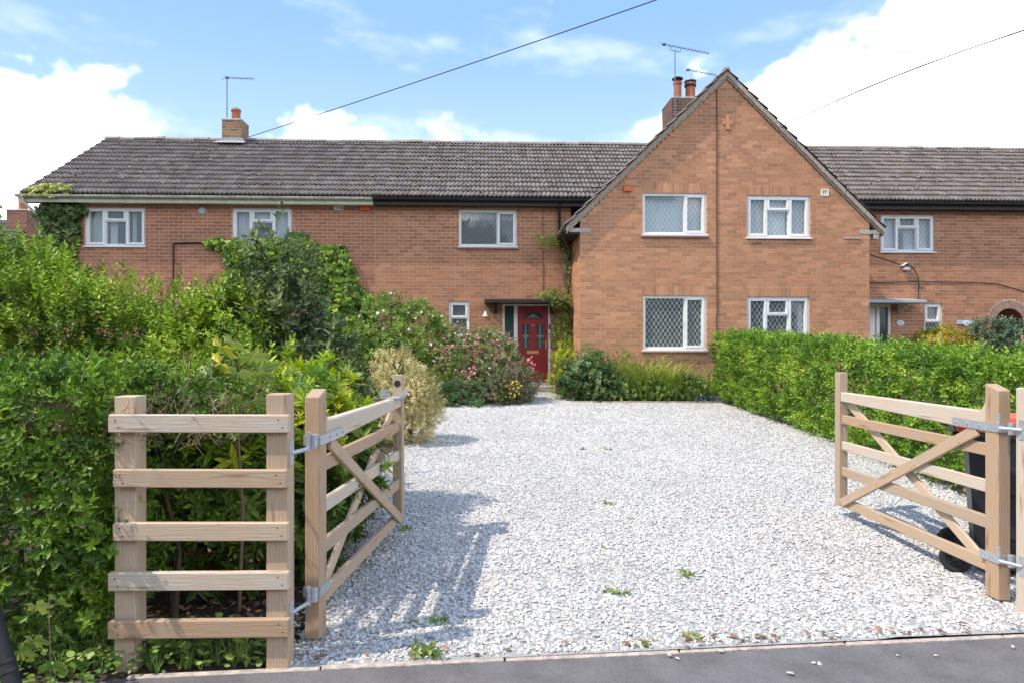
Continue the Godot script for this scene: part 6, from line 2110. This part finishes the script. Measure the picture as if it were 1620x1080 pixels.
	blobs = [[12.05, 1.72, 17.1, 0.5, 0.45, 0.4], [12.45, 1.65, 17.1, 0.45, 0.5, 0.4], [12.6, 0.9, 17.1, 0.7, 0.6, 0.4]]
	split_scatter(ge, "foliage", loose, M.leaf_dull, leafy(blob_points(blobs, 170.0, 0.3, 0.1), [Color(0.06, 0.11, 0.06), Color(0.12, 0.19, 0.11), Color(0.23, 0.31, 0.20)], 1.1, 0.4, 0.6, ge.position))
	bush_stems(ge, 5, 0.9, 0.35, 0.014)
	# ---- ivy on the end house
	var iv := thing("wall_ivy", hx(Vector3(-11.6, 0, 0.05)), "dense ivy climbing the corner of the wall below the white gutter", "ivy")
	wall_ivy(iv, [[-11.75, 4.45, 0.45, 0.42], [-11.7, 3.7, 0.45, 0.7], [-11.45, 4.1, 0.36, 0.6], [-11.3, 4.6, 0.4, 0.2], [-11.6, 2.8, 0.45, 0.8], [-11.2, 4.25, 0.14, 0.45], [-11.35, 3.3, 0.2, 0.5]], 330.0, [Color(0.03, 0.06, 0.015), Color(0.06, 0.11, 0.025), Color(0.11, 0.17, 0.04), Color(0.17, 0.17, 0.06)], iv.position, 0.22)
	var tops := []
	for k in 70:
		var q := hx(Vector3(rng.randf_range(-12.3, -11.2), 4.98 + rng.randf_range(-0.05, 0.28), 0.40 - rng.randf_range(0.0, 0.25)))
		tops.append([Transform3D(Basis(Vector3.RIGHT, rng.randf_range(-0.9, 0)), q - iv.position), Color(0.36, 0.40, 0.06) * rng.randf_range(0.7, 1.2)])
	tag(scatter(iv, "young_foliage", ivy_leaf(3), M.leaf, tops), "", "", "", "stuff")
	stems(iv, [[Vector3(0, 0, 0), Vector3(-0.1, 1.5, 0), Vector3(0.05, 2.8, 0), Vector3(0.0, 4.3, 0)]], 0.025, M.bark)
	var iv2 := thing("wall_ivy", hx(Vector3(-5.2, 0, 0.05)), "bright ivy spreading from below a plain window across the wall to the dark opening", "ivy")
	wall_ivy(iv2, [[-7.65, 3.82, 0.24, 0.15], [-7.2, 3.75, 0.3, 0.13], [-6.9, 3.5, 0.55, 0.35], [-6.2, 3.65, 0.5, 0.3], [-5.55, 3.85, 0.32, 0.24], [-5.3, 3.65, 0.5, 0.2], [-4.65, 3.5, 0.42, 0.30], [-4.5, 3.15, 0.42, 0.3], [-5.3, 2.9, 0.9, 0.6], [-4.3, 2.75, 0.35, 0.35], [-4.05, 2.45, 0.35, 0.22], [-3.75, 2.3, 0.25, 0.16], [-6.5, 2.7, 0.9, 0.7], [-4.5, 2.2, 0.4, 0.6], [-4.3, 1.6, 0.3, 0.5]], 300.0, IVY, iv2.position, 0.28)
	stems(iv2, [[Vector3(0, 0, 0), Vector3(0.1, 1.5, 0), Vector3(0.3, 2.8, 0)], [Vector3(0.1, 1.5, 0), Vector3(-1.0, 2.8, 0), Vector3(-2.3, 3.8, 0)]], 0.025, M.bark)

func front_small() -> void:
	# ground cover under the fence
	var gc := Node3D.new()
	gc.name = "ground_cover"
	add_child(gc)
	tag(gc, "mixed low green weeds and leaves under the fence panel and hedge", "ground cover", "", "stuff")
	var roundl := MB.new()
	for k in 9:
		var a := TAU * k / 9.0
		var b := TAU * (k + 1) / 9.0
		roundl.tri(Vector3(0, 0, 0), Vector3(cos(b), 0.08, sin(b)) * 0.03, Vector3(cos(a), 0.08, sin(a)) * 0.03)
	var items := []
	for k in 2200:
		var x := rng.randf_range(-3.0, -1.2)
		var d := rng.randf_range(2.95, 3.75)
		if d < edge_d(x) + 0.02 and (x > -1.8 - 0.4 * (edge_d(x) - d) or rng.randf() < 0.3): continue
		var p := on_ground(x, d, rng.randf_range(0.0, 0.12) * (1.0 if x < -1.5 else 0.6))
		items.append([Transform3D((Basis(Vector3.UP, rng.randf_range(0, TAU)) * Basis(Vector3.RIGHT, rng.randf_range(0.0, 0.9))).scaled(Vector3.ONE * rng.randf_range(0.25, 0.75)), p), tint(MID_GREEN, p * 3.0)])
	scatter(gc, "leaves", roundl.mesh(), M.leaf, items)
	items = []
	for k in 220:
		var x := rng.randf_range(-2.9, -1.25)
		var p := on_ground(x, rng.randf_range(edge_d(x) + 0.03, 3.7))
		items.append([Transform3D(Basis(Vector3.UP, rng.randf_range(0, TAU)).scaled(Vector3.ONE * rng.randf_range(0.06, 0.16)), p), tint(MID_GREEN, p * 3.0)])
	scatter(gc, "grass", tuft_mesh(71, 10, 1.0, 0.02, 0.5), M.leaf_dull, items)
	# leaf litter on the soil and along the edging
	var ll := Node3D.new()
	ll.name = "leaf_litter"
	add_child(ll)
	tag(ll, "dry brown fallen leaves on the soil and along the edging", "leaf litter", "", "stuff")
	var dry := MB.new()
	leaf(dry, Vector3(0, 0.004, -0.025), Vector3(0, 0.05, 1).normalized(), Vector3.UP, 0.05, 0.028, -0.25)
	items = []
	for k in 900:
		var x := rng.randf_range(-2.6, -1.12)
		var d := rng.randf_range(3.45, 6.2)
		if rng.randf() < 0.06:
			x = rng.randf_range(-1.1, 2.9)
			d = edge_d(x) + rng.randf_range(0.01, 0.10)
		elif rng.randf() < 0.08:
			d = rng.randf_range(6.0, 12.0)
			x = along(RIGHT_EDGE, d) + rng.randf_range(-0.12, 0.2)
		var p := on_ground(x, d, rng.randf_range(0.0, 0.02) + (0.012 if x > -1.12 else 0.0))
		items.append([Transform3D((Basis(Vector3.UP, rng.randf_range(0, TAU)) * Basis(Vector3.RIGHT, rng.randf_range(-0.5, 0.5))).scaled(Vector3.ONE * rng.randf_range(0.5, 1.3)), p), Color(0.24, 0.13, 0.075) * rng.randf_range(0.5, 1.5)])
	scatter(ll, "leaves", dry.mesh(), M.dead, items)
	# seedling in the corner by the pole
	var sd := plant("sycamore_seedling", -2.15, 3.18, "sycamore seedling with pale lobed leaves beside the black pole", "seedling")
	var pm := palmate(0.085)
	for q in [[-0.06, 0.40, 0.02, 3.4, 0.5, 1], [0.03, 0.42, 0.0, 2.7, 0.6, 0], [-0.04, 0.26, 0.06, 3.2, 0.4, 0], [0.08, 0.27, 0.03, 2.4, 0.6, 3], [-0.12, 0.20, 0.05, 3.9, 0.5, 3], [0.05, 0.14, 0.06, 2.9, 0.5, 3]]:
		var lo := part(sd, "leaf", pm, M.get("leaf_" + str(q[5])))
		lo.transform = Transform3D(Basis(Vector3.BACK, q[3]) * Basis(Vector3.RIGHT, -q[4]), Vector3(q[0], q[1], q[2]))
	stems(sd, [[Vector3(0, 0, 0), Vector3(0.01, 0.2, 0.02), Vector3(-0.01, 0.42, 0)]], 0.004, M.twig)
	# weeds in the gravel
	var small := sprig(81, 0.05, 4, 0.045, 0.022, 1.25, 0.15)
	var spots := [[670, 1040, 1.6, "pale broad-leaved weed at the edging next to the gate"], [965, 938, 0.9, ""], [985, 945, 0.8, ""], [1082, 912, 1.0, ""], [1016, 1022, 0.8, ""], [1235, 1012, 0.6, ""], [690, 985, 1.0, ""], [1095, 1010, 0.9, ""], [650, 988, 0.7, ""], [960, 800, 0.8, ""], [923, 712, 0.7, ""], [962, 712, 0.8, ""], [645, 840, 1.0, ""], [955, 868, 0.6, ""], [1180, 1018, 0.5, ""], [810, 985, 0.5, ""]]
	for s in spots:
		var ry: float = (545.0 - s[1]) / 1080.0
		var d: float = (EYE + 0.027 * 3.3) / (0.027 - ry)
		var x: float = (s[0] - 810.0) / 1080.0 * d
		d = maxf(d, edge_d(x) + 0.05)
		var w := plant("weed", x, d, s[3] if s[3] != "" else "small green weed growing through the gravel", "weed", "weeds in the gravel")
		items = []
		for k in int(5 * s[2]) + 3:
			items.append([Transform3D(aim(Vector3.UP * 0.5 + rnd() * 0.7, s[2] * rng.randf_range(0.4, 0.9)), Vector3(rng.randf_range(-0.05, 0.05), 0.01, rng.randf_range(-0.04, 0.04)) * s[2]), tint([Color(0.12, 0.20, 0.05), Color(0.22, 0.32, 0.07), Color(0.33, 0.40, 0.12)], Vector3(k, x, d))])
		tag(scatter(w, "foliage", small, M.leaf_dull, items), "", "", "", "stuff")

func street_trees() -> void:
	# trees across the road, behind the viewer: the windows mirror them
	var clump := sprig(91, 0.6, 5, 0.34, 0.20, 1.1, 0.2, false, false, 3)
	for q in [[-30.0, -17.0, 8.0, "leafy tree across the road far beyond the end house"], [-22.0, -19.0, 10.0, "tall leafy tree across the road opposite the ivy corner"], [-14.0, -16.0, 7.0, "small leafy tree across the road opposite the end house"], [-7.0, -18.0, 11.0, "very tall leafy tree across the road opposite the fence panel"], [0.0, -17.0, 12.0, "tallest leafy tree across the road opposite the drive"], [6.0, -19.0, 10.0, "wide leafy tree across the road opposite the gable"], [12.5, -15.0, 6.0, "low leafy tree across the road opposite the clipped hedge"], [20.0, -18.0, 8.5, "leafy tree across the road opposite the arch"]]:
		var t := thing("roadside_tree", pt(q[0], -0.1, q[1]), q[3], "tree", "trees across the road")
		var tr := MB.new()
		tr.tube([Vector3(0, -0.1, 0), Vector3(0.1, 1.5, 0), Vector3(0.0, 3.2, 0.1), Vector3(0.2, q[2] * 0.75, 0)], 0.26, 0.08, 10)
		for k in 5:
			var a := TAU * k / 5.0
			tr.tube([Vector3(0.03, 2.2 + 0.3 * k, 0.05), Vector3(cos(a) * 1.0, 3.2 + 0.35 * k, sin(a) * 1.0), Vector3(cos(a) * 1.9, 4.3 + 0.35 * k, sin(a) * 1.9)], 0.09, 0.03, 6)
		part(t, "trunk", tr.mesh(), M.bark)
		var H: float = q[2]
		var bl := []
		for k in 7:
			var a := TAU * k / 6.0
			var rr := 2.0 if k < 6 else 0.0
			bl.append([q[0] + cos(a) * rr, H * (0.42 + 0.13 * (k % 3)) + (0.22 * H if k == 6 else 0.0), q[1] + sin(a) * rr, 2.0, H * 0.2, 2.0])
		var o := t.position
		var pts := blob_points(bl, 9.0, 0.5, 0.35)
		tag(scatter(t, "crown", clump, M.leaf, leafy(pts, DARK_GREEN, 0.9, 0.2, 0.9, o)), "", "", "", "stuff")

# ---------------------------------------------------------------- scene
func _ready() -> void:
	rng.seed = 20240
	lump.seed = 4
	lump.frequency = 1.1
	lump.fractal_octaves = 3
	# camera: level, lens shifted a little so that the eye line lies just below the middle
	var cam := Camera3D.new()
	cam.name = "camera"
	cam.projection = Camera3D.PROJECTION_FRUSTUM
	cam.near = 0.1
	cam.far = 1200.0
	cam.size = 0.1 * 1080.0 / 1080.0
	cam.frustum_offset = Vector2(0, 0.1 * 5.0 / 1080.0)
	cam.position = Vector3(0, EYE, 0)
	add_child(cam)
	cam.current = true
	# sky
	var env := Environment.new()
	env.background_mode = Environment.BG_SKY
	var sm := PanoramaSkyMaterial.new()
	sm.panorama = ImageTexture.create_from_image(sky_image())
	var sky := Sky.new()
	sky.sky_material = sm
	env.sky = sky
	env.background_energy_multiplier = 1.0
	env.tonemap_mode = Environment.TONE_MAPPER_LINEAR
	env.tonemap_exposure = 1.7
	env.sdfgi_enabled = true
	env.ssao_enabled = true
	env.ssil_enabled = true
	var we := WorldEnvironment.new()
	we.name = "environment"
	we.environment = env
	add_child(we)
	# sun: high, from beside the terrace, almost along its front
	var sun := DirectionalLight3D.new()
	sun.name = "sun"
	sun.light_color = Color(1.0, 0.955, 0.88)
	sun.light_energy = 0.92
	sun.light_angular_distance = 0.6
	sun.shadow_enabled = true
	add_child(sun)
	sun.look_at_from_position(Vector3(-0.545, 0.815, 0.215) * 50.0, Vector3.ZERO)
	make_materials()
	print("materials")
	build_ground()
	print("ground")
	build_terrace()
	print("terrace")
	build_things()
	print("things")
	build_plants()
	print("plants")
